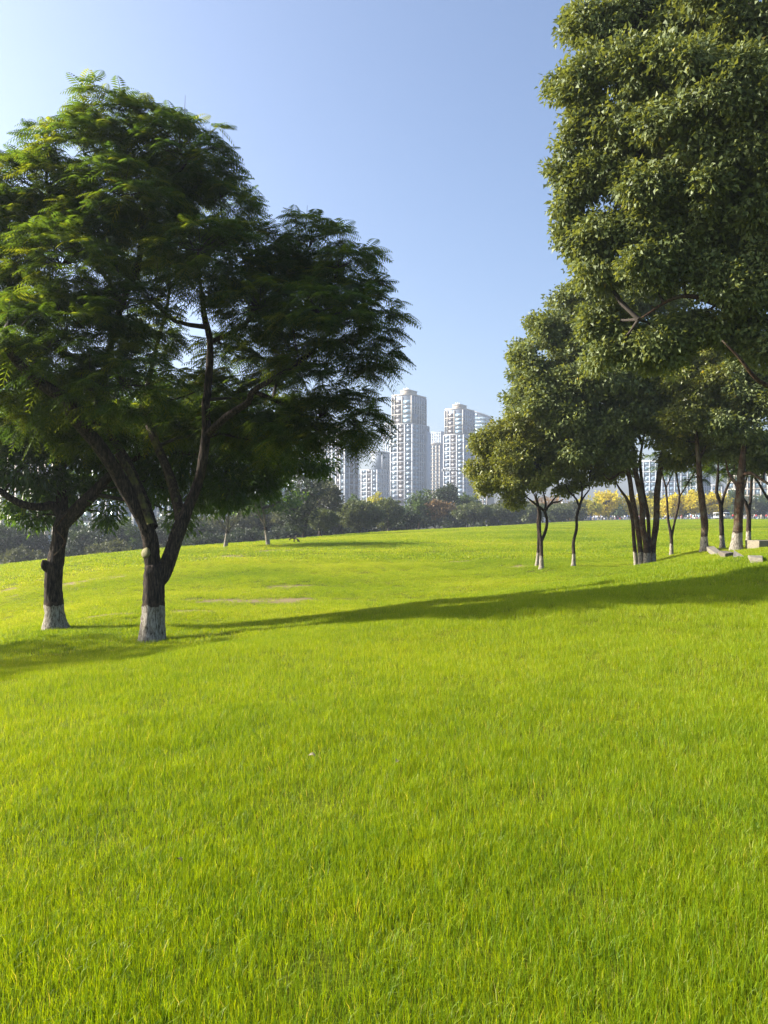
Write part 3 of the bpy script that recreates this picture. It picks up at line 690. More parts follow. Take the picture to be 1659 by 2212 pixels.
t_near = tree('broadleaf_tree', 'tallest broadleaf tree filling the top right corner, glossy grey-green leaves', 'tree', None, lim, bl, 'camphor', None, bark='bark_red', wash=0.8, density=10, per=60, crad=.33, size=.105, aspect=.62, sub=8, tri=True, droop=.55, seed=31, inner=.2, clump_tw=.25)

z3 = (2.44, 2200, 1750); z6 = (2.765, 1750, 1780)
D = 36.0
st = [([(455, 850, .5), (430, 650, .5), (420, 500, .5), (380, 320, .5), (300, 200, .4), (235, 80, .3)], [.10, .085, .085, .08, .05, .03]),
      ([(500, 895), (485, 700), (450, 450), (420, 300), (400, 150), (375, 40), (300, -60), (200, -150)], [.13, .12, .12, .12, .11, .11, .085, .05]),
      ([(555, 900, -.2), (540, 700, -.2), (510, 520, -.2), (510, 350, -.2), (480, 200, -.1), (450, 50), (430, -150), (410, -350), (440, -600)], [.145, .135, .135, .13, .13, .12, .10, .08, .04]),
      ([(585, 880, .4), (570, 650, .4), (560, 450, .4), (515, 200, .5), (490, -50, .6), (520, -250, .7), (560, -450, .8)], [.10, .09, .085, .08, .07, .05, .03]),
      ([(605, 890), (612, 700), (640, 480), (645, 250), (675, 20), (700, -150), (760, -350), (840, -520)], [.13, .13, .14, .14, .13, .10, .07, .03])]
limbs = []
for q, (pts, r) in enumerate(st): limbs.append((ats(pts, *z3, D), r, 'ground'))
for pts, r in [([(510, -200), (430, -400), (300, -560), (150, -700)], [.08, .06, .04, .02]), ([(375, 40), (300, 60), (210, 120), (150, 60)], [.07, .05, .04, .02]), ([(375, -20), (250, -200), (80, -330), (-60, -420)], [.07, .05, .035, .015])]:
    limbs.append((ats(pts, *z3, D), r))
bl = B([(1255, 650, 36, 60, 45), (1330, 660, 36.5, 80, 50), (1430, 660, 37, 90, 50), (1185, 700, 36, 42, 48), (1250, 730, 35.3, 75, 55), (1340, 740, 35.5, 80, 55), (1440, 750, 36, 90, 60), (1140, 780, 36, 42, 48), (1195, 810, 35.2, 70, 55), (1290, 820, 34.8, 75, 55),
        (1390, 830, 35, 80, 55), (1490, 810, 35.5, 75, 60), (1130, 860, 36.2, 42, 45), (1200, 890, 35.4, 70, 55), (1280, 900, 34.8, 65, 50), (1360, 910, 34.8, 60, 45), (1450, 890, 35.2, 70, 50), (1540, 860, 35.8, 70, 60), (1250, 960, 35.4, 50, 40), (1330, 975, 35.6, 50, 35), (1300, 760, 38.5, 130, 110), (1420, 820, 38.5, 130, 100)], D, .8)
tree('multi_stemmed_tree', 'broad tree whose five reddish limewashed stems rise from one spot', 'tree', None, limbs, bl+B([(1220, 870, 36.8, 90, 60), (1160, 830, 37, 60, 60), (1300, 930, 36.8, 80, 50), (1380, 890, 37, 90, 60), (1480, 900, 37.2, 90, 55)], D, .8), 'camphor', None, bark='bark_red', wash=0.68, density=5.0, per=40, crad=.42, size=.15, aspect=.55, sub=8, droop=.45, seed=41, sides=12, step=.2, inner=.2, r0=.03, clump_tw=.2)

# two forked slender trees and the single one
tA = [(ats([(775, 998), (775, 800), (770, 690), (762, 640), (755, 500), (762, 400), (735, 290), (715, 190)], *z6, D), [.11, .085, .09, .075, .07, .07, .05, .03]),
      (ats([(772, 700), (805, 620, .05), (830, 530, .05), (830, 450, .05), (808, 380, 0), (735, 320, -.2), (670, 270, -.3), (610, 225, -.5)], *z6, D), [.06, .07, .07, .07, .075, .055, .04, .025]),
      (ats([(808, 390, 0), (850, 325, .2), (895, 290, .3), (960, 280, .4), (1000, 255, .5)], *z6, D), [.06, .05, .04, .03, .02]),
      (ats([(812, 380, 0), (820, 300, -.1), (805, 220, -.1), (790, 130, -.1), (800, 40, -.1)], *z6, D), [.06, .05, .04, .03, .02]),
      (ats([(845, 330, .2), (900, 260, .4), (940, 210, .5), (950, 100, .6)], *z6, D), [.045, .035, .03, .015])]
blA = B([(1035, 1015, 36.6, 30, 32), (1060, 960, 36.6, 40, 38), (1050, 1045, 36, 35, 22), (1110, 990, 35.6, 50, 40), (1110, 930, 36.4, 50, 42), (1160, 960, 36.5, 55, 45), (1115, 1050, 35.6, 45, 26), (1165, 1030, 35.5, 45, 32), (1215, 1010, 36, 45, 35), (1210, 1060, 36.5, 30, 18), (1110, 1085, 35.6, 22, 15), (1180, 900, 37, 60, 45), (1085, 975, 36.8, 60, 50), (1150, 1010, 36.8, 65, 45), (1060, 1020, 36.6, 45, 38), (1190, 960, 37, 60, 45)], D, .8)
tree('slender_tree', 'slender forked tree with a full olive crown, front trunk of the crossing pair', 'tree', 'slender young trees in the middle of the lawn', tA, blA, 'camphor_young', None, wash=0.62, density=9, per=38, crad=.36, size=.12, aspect=.5, sub=7, seed=51, sides=12, step=.18, wob=.12, clump_tw=.3)
tB = [(ats([(730, 955), (742, 780), (745, 600), (738, 500), (748, 400), (725, 280), (690, 180)], *z6, 38), [.09, .075, .07, .065, .06, .045, .03])]
tree('slender_tree', 'thin straight tree just behind the left side of the crossing pair of trunks', 'tree', 'slender young trees in the middle of the lawn', tB,
     B([(1130, 1020, 38.4, 45, 35), (1100, 955, 38.5, 50, 40), (1170, 990, 38.6, 50, 40), (1140, 900, 38.6, 50, 40)], D, .8), 'camphor_young', None, wash=0.7, density=8, per=36, crad=.38, size=.12, aspect=.5, sub=7, seed=52, sides=10, step=.2, clump_tw=.2)
tC = [(ats([(1105, 955), (1112, 840), (1108, 700), (1140, 560), (1140, 440), (1170, 330), (1190, 260), (1195, 130), (1170, 30)], *z6, D), [.11, .075, .07, .07, .065, .06, .05, .035, .02]),
      (ats([(1168, 330), (1140, 260), (1105, 215, -.1), (1060, 175, -.2), (1030, 110, -.3)], *z6, D), [.05, .045, .04, .03, .02]),
      (ats([(1185, 280), (1230, 210, .2), (1270, 160, .3), (1275, 60, .4)], *z6, D), [.045, .035, .03, .015])]
tree('slender_tree', 'single thin wavy-trunked tree standing alone right of the crossing pair', 'tree', 'slender young trees in the middle of the lawn', tC,
     B([(1240, 1000, 36.4, 45, 35), (1290, 1020, 36.8, 40, 30), (1230, 950, 36.6, 45, 35), (1285, 970, 36.8, 45, 35), (1330, 1010, 37.5, 35, 25), (1262, 1045, 36.6, 25, 18)], D, .8), 'camphor_young', None, wash=0.62, density=7, per=34, crad=.36, size=.12, aspect=.5, sub=7, seed=53, sides=12, step=.18, wob=.12, clump_tw=.3)

tD = [(ats([(775, 822), (776, 700), (772, 620), (745, 480), (735, 300), (722, 180), (690, 60), (680, -60)], *z3, 42), [.115, .09, .09, .065, .055, .05, .045, .03]),
      (ats([(778, 640), (810, 480, .1), (838, 360, .2), (850, 270, .2), (830, 130, .2), (815, 0, .2), (800, -120, .2)], *z3, 42), [.06, .06, .065, .06, .05, .05, .03]),
      (ats([(850, 275, .2), (890, 210, 0), (930, 140, -.2), (985, 60, -.4), (1010, -40, -.5)], *z3, 42), [.05, .04, .04, .035, .02]),
      (ats([(725, 200), (760, 120, .3), (800, 30, .5), (820, -60, .6)], *z3, 42), [.04, .035, .03, .02])]
tree('slender_tree', 'slender tree forking in a narrow V right of the five stems', 'tree', 'feathery young trees on the right', tD,
     B([(1490, 1000, 42, 50, 35), (1540, 985, 42, 50, 35), (1440, 980, 42.5, 45, 40), (1520, 1030, 42, 40, 22), (1580, 1000, 42.5, 40, 35)], D, .8), 'jaca', None, wash=0.7, density=1.7, per=9, frond=.5, seed=61, sides=10, step=.2, inner=.1, clump_tw=.3)
D = 34.0
tE = [(ats([(1080, 785), (1075, 650), (1078, 500), (1060, 350), (1042, 200), (1030, 50), (1020, -120), (1000, -300), (960, -500)], *z3, D), [.18, .15, .15, .145, .13, .12, .10, .08, .04]),
      (ats([(1025, -60), (1080, -160, .3), (1160, -250, .4), (1260, -330, .5)], *z3, D), [.08, .06, .04, .02])]
tree('straight_tree', 'straight brown trunk with a knob halfway up, its foot beside the first stone slab', 'tree', None, tE,
     B([(1470, 900, 34, 70, 50), (1540, 890, 34.5, 80, 55), (1500, 830, 34, 80, 55), (1590, 830, 34, 80, 60), (1560, 760, 34.5, 80, 60), (1450, 950, 34.5, 45, 30), (1520, 950, 35, 60, 35), (1480, 990, 35.5, 50, 25)], D, .8), 'camphor_young', None, bark='bark_red', wash=0.72, density=6, per=34, crad=.42, size=.14, aspect=.5, droop=.5, sub=7, seed=62, sides=14, step=.15, wob=.10, clump_tw=.2)
tF = [(ats([(1243, 765), (1238, 640), (1232, 520), (1230, 380), (1205, 290), (1188, 230), (1200, 100), (1205, -60)], *z3, 38), [.14, .11, .105, .10, .085, .08, .07, .04]),
      (ats([(1232, 370), (1255, 270, .1), (1285, 190, .1), (1320, 110, .2), (1350, 20, .2), (1370, -80, .3)], *z3, 38), [.075, .065, .06, .055, .04, .02])]
tree('straight_tree', 'thin dark tree forking in a V between the two thick trunks', 'tree', None, tF,
     B([(1570, 1010, 38, 45, 28), (1620, 985, 38, 50, 35), (1560, 960, 38.5, 55, 35), (1630, 930, 38, 60, 40)], D, .8), 'jaca', None, wash=0.72, density=2.0, per=9, frond=.5, seed=63, sides=12, step=.18, inner=.1, clump_tw=.3)
tG = [(ats([(1368, 775), (1378, 640), (1388, 480), (1398, 300), (1410, 120), (1425, -50), (1440, -250), (1430, -450)], *z3, 33), [.24, .20, .185, .175, .16, .135, .10, .05]),
      (ats([(1400, 200), (1350, 130, .2), (1300, 60, .4), (1270, -60, .5)], *z3, 33), [.09, .07, .05, .02]),
      (ats([(1412, 80), (1500, 60, -.3), (1590, 110, -.4), (1680, 170, -.5)], *z3, 33), [.08, .07, .06, .05])]
tree('straight_tree', 'thickest limewashed trunk near the right edge, just left of the stone block', 'tree', None, tG,
     B([(1600, 900, 33, 80, 55), (1670, 880, 33, 80, 60), (1630, 970, 33.5, 50, 30), (1640, 820, 33, 90, 60), (1700, 960, 33, 60, 40), (1590, 960, 34, 55, 35), (1660, 1000, 34, 50, 28)], D, .8), 'camphor', None, bark='bark_red', wash=0.78, density=6, per=34, crad=.42, size=.14, aspect=.5, droop=.5, sub=7, seed=64, sides=16, step=.12, wob=.10, clump_tw=.2)
tH = [(ats([(1480, 690), (1483, 560), (1482, 430), (1455, 330), (1425, 270), (1450, 150), (1490, 20)], *z3, 40), [.13, .12, .115, .09, .07, .06, .03]),
      (ats([(1484, 430), (1500, 300, .1), (1508, 150, .1), (1515, 0, .1), (1520, -150, .1)], *z3, 40), [.08, .075, .07, .06, .03]),
      (ats([(1690, 340, .1), (1620, 230), (1570, 140), (1520, 80), (1480, 40)], *z3, 40), [.06, .06, .055, .05, .04])]
tree('straight_tree', 'forked dark trunk rising from behind the stone block', 'tree', None, tH,
     B([(1640, 1010, 40, 45, 25), (1680, 960, 40, 60, 40), (1600, 960, 40.5, 50, 35)], D, .8), 'jaca', None, wash=0.85, density=1.9, per=9, frond=.5, seed=65, sides=12, step=.18, inner=.1, clump_tw=.3)

# ------------------------------------------------------------------ stone block and slabs
def stone_piece(name, pts4, z0, z1, mat, label, cat, group=None, bev=0.02, jag=0.0):
    """pts4: plan corners (world x, y); a slightly uneven bevelled block"""
    import bmesh
    bm = bmesh.new(); g = random.Random(len(label))
    cx = sum(p[0] for p in pts4)/4; cy = sum(p[1] for p in pts4)/4
    lo = [bm.verts.new((p[0]-cx, p[1]-cy, 0)) for p in pts4]; hi = [bm.verts.new((p[0]-cx, p[1]-cy, z1-z0+g.uniform(-jag, jag))) for p in pts4]
    bm.faces.new(lo[::-1]); bm.faces.new(hi)
    for q in range(4): bm.faces.new((lo[q], lo[(q+1) % 4], hi[(q+1) % 4], hi[q]))
    bmesh.ops.bevel(bm, geom=list(bm.edges), offset=bev, segments=2, profile=0.6, affect='EDGES')
    bmesh.ops.subdivide_edges(bm, edges=[e for e in bm.edges if e.calc_length() > 0.3], cuts=4, use_grid_fill=True)
    for v in bm.verts: v.co += Vector((g.uniform(-1, 1), g.uniform(-1, 1), g.uniform(-1, 1)))*0.006
    me = bpy.data.meshes.new(name); bm.to_mesh(me); bm.free()
    o = link(name, me, mat, None, (cx, cy, z0)); tag(o, label, cat, group); return o
k7 = (5.03, 2550, 1800)
def onground(x, y):
    """world point where the lawn is seen in crop 7"""
    ds = np.linspace(15, 80, 900); P = np.array([ats([(x, y)], *k7, q)[0] for q in ds])
    h = np.where(P[:, 2] < ground(P[:, 0], P[:, 1]))[0]; return P[h[0]] if len(h) else P[-1]
# block: front-left corner edge, lit left face, shaded right face
pa = onground(1228, 1312); 
dk = pa[1]; cx0 = ats([(1228, 1312)], *k7, dk)[0]; cx1 = ats([(1490, 1305)], *k7, dk-0.9)[0]
e1 = np.array([cx1[0]-cx0[0], cx1[1]-cx0[1]]); e2 = np.array([2.6, 0.55])
hgt = (1305-1125)/5.03/3.75/F*dk
zb = min(gz(*cx0[:2]), gz(*cx1[:2]))-0.05
stone_piece('stone_block', [cx0[:2], cx1[:2], cx1[:2]+e2, cx0[:2]+e2], zb, zb+hgt+0.05, M['stone'], 'big squared granite block on the grass at the right edge of the photo', 'stone block', bev=.03)
sl = [([(470, 1350), (700, 1440), (885, 1415), (640, 1345)], 'slab', 'flat pale stone slab beside the foot of the knobbed trunk'),
      ([(720, 1440), (850, 1490), (1010, 1455), (890, 1408)], 'slabdark', 'weathered brown slab overlapping the end of the first pale slab'),
      ([(985, 1515), (1210, 1520), (1280, 1482), (1020, 1472)], 'slab', 'narrow low slab in the middle of the row of stones'),
      ([(1330, 1575), (1560, 1572), (1560, 1500), (1275, 1498)], 'slab', 'ribbed pale slab nearest the shadow at the right')]
for q, (pp, mm, lb) in enumerate(sl):
    W_ = [onground(*p)[:2] for p in pp]; z = np.mean([gz(*w) for w in W_])
    th = [.14, .16, .07, .12][q]
    stone_piece('stone_slab', W_, z-.05, z+th, M[mm], lb, 'stone slab', 'stone slabs laid across the grass', bev=.015, jag=.02)

# ------------------------------------------------------------------ background trees
def bg_tree(x, y, top, rx, d, mat, label, group=None, name='background_tree', trunk_px=0, bark='bark', lobes=7, leafsize=None, seed=0, dome=False, cat='tree', dens=1.0, wash=0):
    """x: centre, y: foot, top: crown top (directions on the view), rx: half width; at depth d"""
    g = np.random.default_rng(seed+int(x)+int(top)*7)
    kpx = 0.46293/F*d
    c0 = at(x, y, d); zg = gz(c0[0], c0[1]); ztop = at(x, top, d)[2]; H = ztop-zg; rxm = rx*kpx
    crown_h = H*(1-trunk_px); rz = crown_h/2; cz = ztop-rz
    b = []
    if dome:
        b.append(((c0[0], d, cz-0.1*rz), (rxm*.88, rxm*.88, rz*.9)))
        for q in range(lobes+4):
            u = rand_unit(1, g)[0]; u[2] = abs(u[2])*1.0-.25
            b.append((np.array([c0[0], d, cz-0.05*rz])+u*np.array([rxm, rxm, rz])*.72, (rxm*.36, rxm*.36, rz*.34)))
    else:
        b.append(((c0[0], d, cz), (rxm*.62, rxm*.62, rz*.72)))
        for q in range(lobes+3):
            u = rand_unit(1, g)[0]; s = g.uniform(.28, .42)
            b.append((np.array([c0[0], d, cz])+u*np.array([rxm, rxm, rz])*.68, (rxm*s*1.1, rxm*s*1.1, rz*s)))
    ls = leafsize or max(.16, d*.0023)
    th = max(.08, H*.018)
    l = c0.copy(); l[2] = zg
    lean = g.normal(0, .04)*H
    limbs = [([l, l+np.array([lean, 0, H*.22]), l+np.array([lean*1.6, 0, H*.45]), l+np.array([lean*1.2, 0, H*.7])], [th*1.15, th, th*.75, th*.3])]
    for q in range(3):
        a = g.uniform(0, 6.28); s0 = limbs[0][0][1]+np.array([0, 0, g.uniform(-.03, .1)*H])
        limbs.append(([s0, s0+np.array([math.cos(a)*rxm*.3, math.sin(a)*rxm*.3, H*.18]), s0+np.array([math.cos(a)*rxm*.6, math.sin(a)*rxm*.6, H*.36])], [th*.55, th*.4, th*.2]))
    area = sum((r[0]*r[1]+r[0]*r[2]+r[1]*r[2])/3*4*math.pi for _, r in b)
    ncl = max(60, min(620 if dome else 420, 2.2*area/(ls*ls*22)))*dens
    return tree(name, label, cat, group, limbs, b, mat, None, bark=bark, wash=wash, density=ncl/area, per=18, crad=ls*2.1, size=ls*1.15, aspect=.62, droop=.2, seed=int(g.integers(1e6)), sides=6, step=1.0, wob=.05, inner=.12, r0=.05*ls*8, tw=1, clump_tw=0.0)

GW = 'wooded edge of the lawn'
# trees on the lawn edge (left middle)
bgspec = [
 # x, foot, top, rx, depth, mat, label, dome, trunk fraction, bark, wash
 (487, 1181, 1015, 80, 60, 'mid', 'small limewashed tree standing on the crest behind the big forked tree', 0, .36, 'bark_grey', .45),
 (580, 1178, 1000, 105, 62, 'longleaf', 'pale-branched tree on the crest with whitened limbs spreading low', 0, .33, 'bark_grey', .5),
 (655, 1172, 1005, 62, 95, 'dark', 'tall blue-green tree behind the pale-branched tree', 0, .12, 'bark', 0),
 (690, 1168, 1028, 45, 120, 'olive', 'hazy olive tree whose top touches the left high-rise', 0, .1, 'bark', 0),
 (694, 1164, 1097, 36, 105, 'dark', 'small round dark tree at the lawn edge left of the big dome', 1, .3, 'bark', 0),
 (777, 1152, 1076, 52, 128, 'dark', 'widest dome-shaped clipped tree in front of the left high-rise', 1, .16, 'bark', 0),
 (838, 1148, 1074, 34, 138, 'dark', 'dome-shaped tree right of the widest dome, darker green', 1, .2, 'bark_grey', 0),
 (725, 1165, 1090, 40, 150, 'dark', 'dark bluish tree between the small round tree and the dome', 0, .1, 'bark', 0),
 (880, 1146, 1095, 36, 150, 'dark', 'low dark tree right of the two domes', 0, .1, 'bark', 0),
 (808, 1150, 1066, 28, 175, 'yellowgreen', 'yellow tree top peeping out between the two domes', 0, .1, 'bark', 0),
 (766, 1150, 1060, 12, 180, 'mid', 'slim green sapling top above the widest dome', 0, .1, 'bark', 0),
 (905, 1145, 1058, 32, 165, 'mid', 'bright green tree at the foot of the tallest tower', 0, .15, 'bark', 0),
 (940, 1143, 1052, 24, 215, 'olive', 'faint hazy tree between the two tall towers', 0, .1, 'bark', 0),
 (967, 1141, 1048, 34, 190, 'dark', 'tallest dark round tree in front of the second tower', 0, .12, 'bark', 0),
 (948, 1140, 1080, 30, 165, 'brown', 'brown-leaved autumn tree with thin pale stems', 0, .4, 'bark_grey', 0),
 (1010, 1138, 1066, 28, 195, 'mid', 'green bushy tree between the dark tree and the camphor crowns', 0, .1, 'bark', 0),
 (920, 1145, 1105, 34, 175, 'dark', 'low dark bush under the bright green tree', 0, .05, 'bark', 0),
 (1022, 1137, 1085, 42, 178, 'olive', 'round grey-olive tree with a pale branching trunk', 1, .3, 'bark_grey', 0),
 (1000, 1138, 1095, 30, 215, 'dark', 'dark tree behind the grey-olive tree', 0, .1, 'bark', 0),
 (1065, 1134, 1088, 28, 200, 'dark', 'dark rounded tree right of the grey-olive tree', 1, .1, 'bark', 0),
 (1100, 1133, 1083, 32, 190, 'dark', 'dark dome tree behind the slender crossing trunks', 1, .2, 'bark', 0),
 (1150, 1130, 1082, 32, 215, 'dark', 'broad dark clipped dome right of the crossing trunks', 1, .05, 'bark', 0),
 (1205, 1128, 1086, 28, 225, 'dark', 'twin clipped dome next to the broad dark one', 1, .05, 'bark', 0),
 (1240, 1128, 1085, 26, 235, 'olive', 'brownish bush between the clipped domes and the yellow trees', 0, .1, 'bark', 0),
 (1090, 1132, 1070, 40, 260, 'olive', 'hazy olive tree far behind the dark domes', 0, .05, 'bark', 0),
 (1180, 1130, 1068, 45, 270, 'brown', 'dull brown tree crowns far behind the clipped domes', 0, .05, 'bark', 0),
 (1275, 1127, 1070, 26, 262, 'yellowgreen', 'yellow-green tree at the left end of the golden row', 0, .15, 'bark', 0),
 (1308, 1127, 1058, 38, 268, 'yellow', 'brightest golden tree, left of the five stems', 0, .15, 'bark', 0),
 (1372, 1127, 1066, 30, 268, 'yellow', 'golden tree glimpsed just left of the five stems', 0, .15, 'bark', 0),
 (1452, 1127, 1064, 36, 272, 'yellow', 'golden tree just right of the five stems', 0, .15, 'bark', 0),
 (1500, 1127, 1062, 34, 268, 'yellow', 'golden tree seen through the narrow V of trunks', 0, .15, 'bark', 0),
 (1548, 1127, 1066, 32, 266, 'yellow', 'golden tree behind the knobbed trunk', 0, .15, 'bark', 0),
 (1420, 1127, 1078, 24, 285, 'yellowgreen', 'yellow-green tree behind the five stems', 0, .1, 'bark', 0),
 (1520, 1127, 1052, 26, 300, 'olive', 'dull dark tree top above the golden row', 0, .1, 'bark', 0),
 (1590, 1127, 1062, 28, 285, 'mid', 'loose green tree between the thin dark V trunk and the thick trunk', 0, .12, 'bark', 0),
 (1618, 1127, 1070, 24, 280, 'olive', 'grey-green tree behind the thick trunk', 0, .12, 'bark', 0),
 (1650, 1127, 1060, 30, 285, 'mid', 'green tree at the far right edge of the lawn', 0, .12, 'bark', 0),
 (1700, 1127, 1055, 34, 290, 'mid', 'green tree cut by the right edge, beyond the lawn', 0, .12, 'bark', 0),
 (450, 1208, 1150, 60, 108, 'dark', 'low dark thicket just right of the big forked trunk', 0, .02, 'bark', 0),
 (540, 1195, 1142, 60, 122, 'dark', 'low dark thicket under the small limewashed tree', 0, .02, 'bark', 0),
 (620, 1185, 1135, 55, 128, 'dark', 'low dark thicket between the pale-branched tree and the round tree', 0, .02, 'bark', 0),
 (700, 1175, 1128, 50, 150, 'dark', 'low dark thicket behind the small round tree', 0, .02, 'bark', 0),
 (775, 1165, 1124, 55, 165, 'dark', 'low dark thicket under the widest dome', 0, .02, 'bark', 0),
 (850, 1160, 1120, 50, 180, 'dark', 'low dark thicket under the second dome', 0, .02, 'bark', 0),
 (1085, 1140, 1110, 45, 225, 'dark', 'low dark thicket left of the slender crossing trunks', 0, .02, 'bark', 0),
 (1225, 1132, 1106, 45, 262, 'dark', 'low dark thicket left of the golden row', 0, .02, 'bark', 0),
 (1340, 1130, 1072, 40, 300, 'mid', 'dull green tree behind the brightest golden tree', 0, .05, 'bark', 0),
 (1400, 1130, 1066, 40, 305, 'olive', 'dull olive tree behind the golden tree left of the stems', 0, .05, 'bark', 0),
 (1475, 1130, 1072, 40, 305, 'mid', 'dull green tree behind the golden trees right of the stems', 0, .05, 'bark', 0),
 (1570, 1130, 1072, 40, 305, 'olive', 'dull olive tree right of the last golden tree', 0, .05, 'bark', 0),
 # hazy wood in the hollow on the left
 (10, 1250, 1128, 62, 105, 'dark', 'hazy dark tree in the hollow at the left edge', 0, .12, 'bark', 0),
 (75, 1240, 1136, 50, 112, 'dark', 'hazy tree in the hollow left of the twisted trunk', 0, .12, 'bark', 0),
 (-60, 1255, 1135, 60, 110, 'mid', 'hazy tree of the hollow cut by the left edge', 0, .12, 'bark', 0),
 (150, 1235, 1130, 55, 118, 'mid', 'hazy tree in the hollow right of the twisted trunk', 0, .1, 'bark', 0),
 (210, 1230, 1116, 60, 112, 'dark', 'high bushy hazy tree between the two big trunks', 0, .08, 'bark', 0),
 (275, 1222, 1116, 55, 120, 'mid', 'bushy tree touching the left side of the big forked trunk', 0, .08, 'bark', 0),
 (240, 1222, 1165, 50, 100, 'olive', 'low grey-green bushes at the crest between the big trunks', 0, .02, 'bark', 0),
 (360, 1212, 1120, 55, 125, 'dark', 'hazy tree seen through the fork of the big tree', 0, .1, 'bark', 0),
 (425, 1208, 1120, 50, 118, 'dark', 'dark hazy bush right of the big forked trunk', 0, .05, 'bark', 0),
 (395, 1212, 1090, 60, 160, 'olive', 'taller pale hazy tree behind the dark bush', 0, .05, 'bark', 0),
 (500, 1195, 1095, 60, 130, 'olive', 'brownish wood behind the small limewashed tree', 0, .3, 'bark_grey', 0),
 (560, 1190, 1080, 60, 135, 'dark', 'wood behind the pale-branched tree', 0, .25, 'bark_grey', 0),
 (620, 1182, 1090, 55, 130, 'olive', 'brownish wood right of the pale-branched tree', 0, .3, 'bark_grey', 0),
 (45, 1245, 1180, 50, 98, 'olive', 'low scrub along the crest at the far left', 0, .05, 'bark_grey', 0),
 (740, 1162, 1118, 30, 165, 'olive', 'low scrub with thin stems behind the small round tree', 0, .2, 'bark_grey', 0),
 (840, 1150, 1105, 30, 160, 'olive', 'thin-stemmed brush under the domes', 0, .3, 'bark_grey', 0),
 (665, 1168, 1125, 35, 125, 'dark', 'dark undergrowth left of the small round tree', 0, .1, 'bark', 0),
 (970, 1142, 1115, 40, 190, 'dark', 'dark undergrowth behind the brown-leaved tree', 0, .05, 'bark', 0),
 (1040, 1138, 1110, 40, 205, 'dark', 'dark undergrowth behind the grey-olive tree', 0, .05, 'bark', 0),
 (1130, 1131, 1105, 40, 225, 'dark', 'dark low hedge behind the slender trunks', 0, .02, 'bark', 0),
]
for q, s in enumerate(bgspec):
    bg_tree(s[0], s[1], s[2], s[3], s[4], 'dome' if s[7] else s[5], s[6], GW if s[8] <= .3 and s[5] != 'yellow' else ('row of golden trees beyond the crowd' if s[5] == 'yellow' else None), trunk_px=s[8], bark=s[9], dome=bool(s[7]), seed=q*13, wash=s[10], dens=1.9 if s[7] else 0.9, leafsize=max(.15, s[4]*.0016) if s[7] else None, name={'yellow': 'golden_tree', 'brown': 'autumn_tree'}.get(s[5], 'dome_tree' if s[7] else 'background_tree'))

# ------------------------------------------------------------------ towers
def glass_mat(name, dark, light, rough=0.12, thr=(0.45, 0.8), metal=0.0):
    m, nt, N, L = new_mat(name)
    o = N.new('ShaderNodeOutputMaterial'); p = N.new('ShaderNodeBsdfPrincipled'); L.new(p.outputs[0], o.inputs[0])
    oi = N.new('ShaderNodeObjectInfo')
    L.new(ramp(nt, oi.outputs['Random'], [(thr[0], dark), (thr[1], light), (1.0, tuple(min(1, v*1.25) for v in light))]), p.inputs['Base Color'])
    p.inputs['Roughness'].default_value = rough; p.inputs['Specular IOR Level'].default_value = 0.9; p.inputs['Metallic'].default_value = metal
    return m
M['pane'] = glass_mat('blue_grey_glass', (0.09, 0.13, 0.18), (0.26, 0.34, 0.41), .12, (.2, .9), 0.1)
M['pane_dark'] = glass_mat('brown_panel_glass', (0.075, 0.062, 0.06), (0.13, 0.11, 0.105), .35, (.3, .9))
M['pane_lit'] = glass_mat('pale_sky_glass', (0.17, 0.26, 0.34), (0.34, 0.46, 0.54), .12, (.1, .9), 0.15)
M['pier'] = simple('pale_stone_cladding', (0.44, 0.45, 0.47), .7)
M['pier_warm'] = simple('warm_stone_cladding', (0.46, 0.41, 0.35), .7)
M['core'] = simple('grey_panel_wall', (0.15, 0.18, 0.225), .6)
M['core_b'] = simple('beige_wall', (0.36, 0.31, 0.25), .8)
M['metal'] = simple('painted_metal', (0.45, 0.46, 0.47), .5, metal=.3)

_wm = {}
def win_mesh(w, h, mat):
    key = (round(w, 2), round(h, 2), mat)
    if key not in _wm:
        mb_ = MB(); mb_.add(box_vf((0, 0), (1, 0), (0, 1), -w/2, w/2, -.06, .06, 0, h), BOXF)
        # a slim mullion standing proud of the pane
        mb_.add(box_vf((0, 0), (1, 0), (0, 1), -.05, .05, -.085, -.062, 0, h), BOXF)
        me = mesh_np('window', np.concatenate(mb_.V), np.concatenate(mb_.F)); me.materials.append(M[mat]); _wm[key] = me
    return _wm[key]

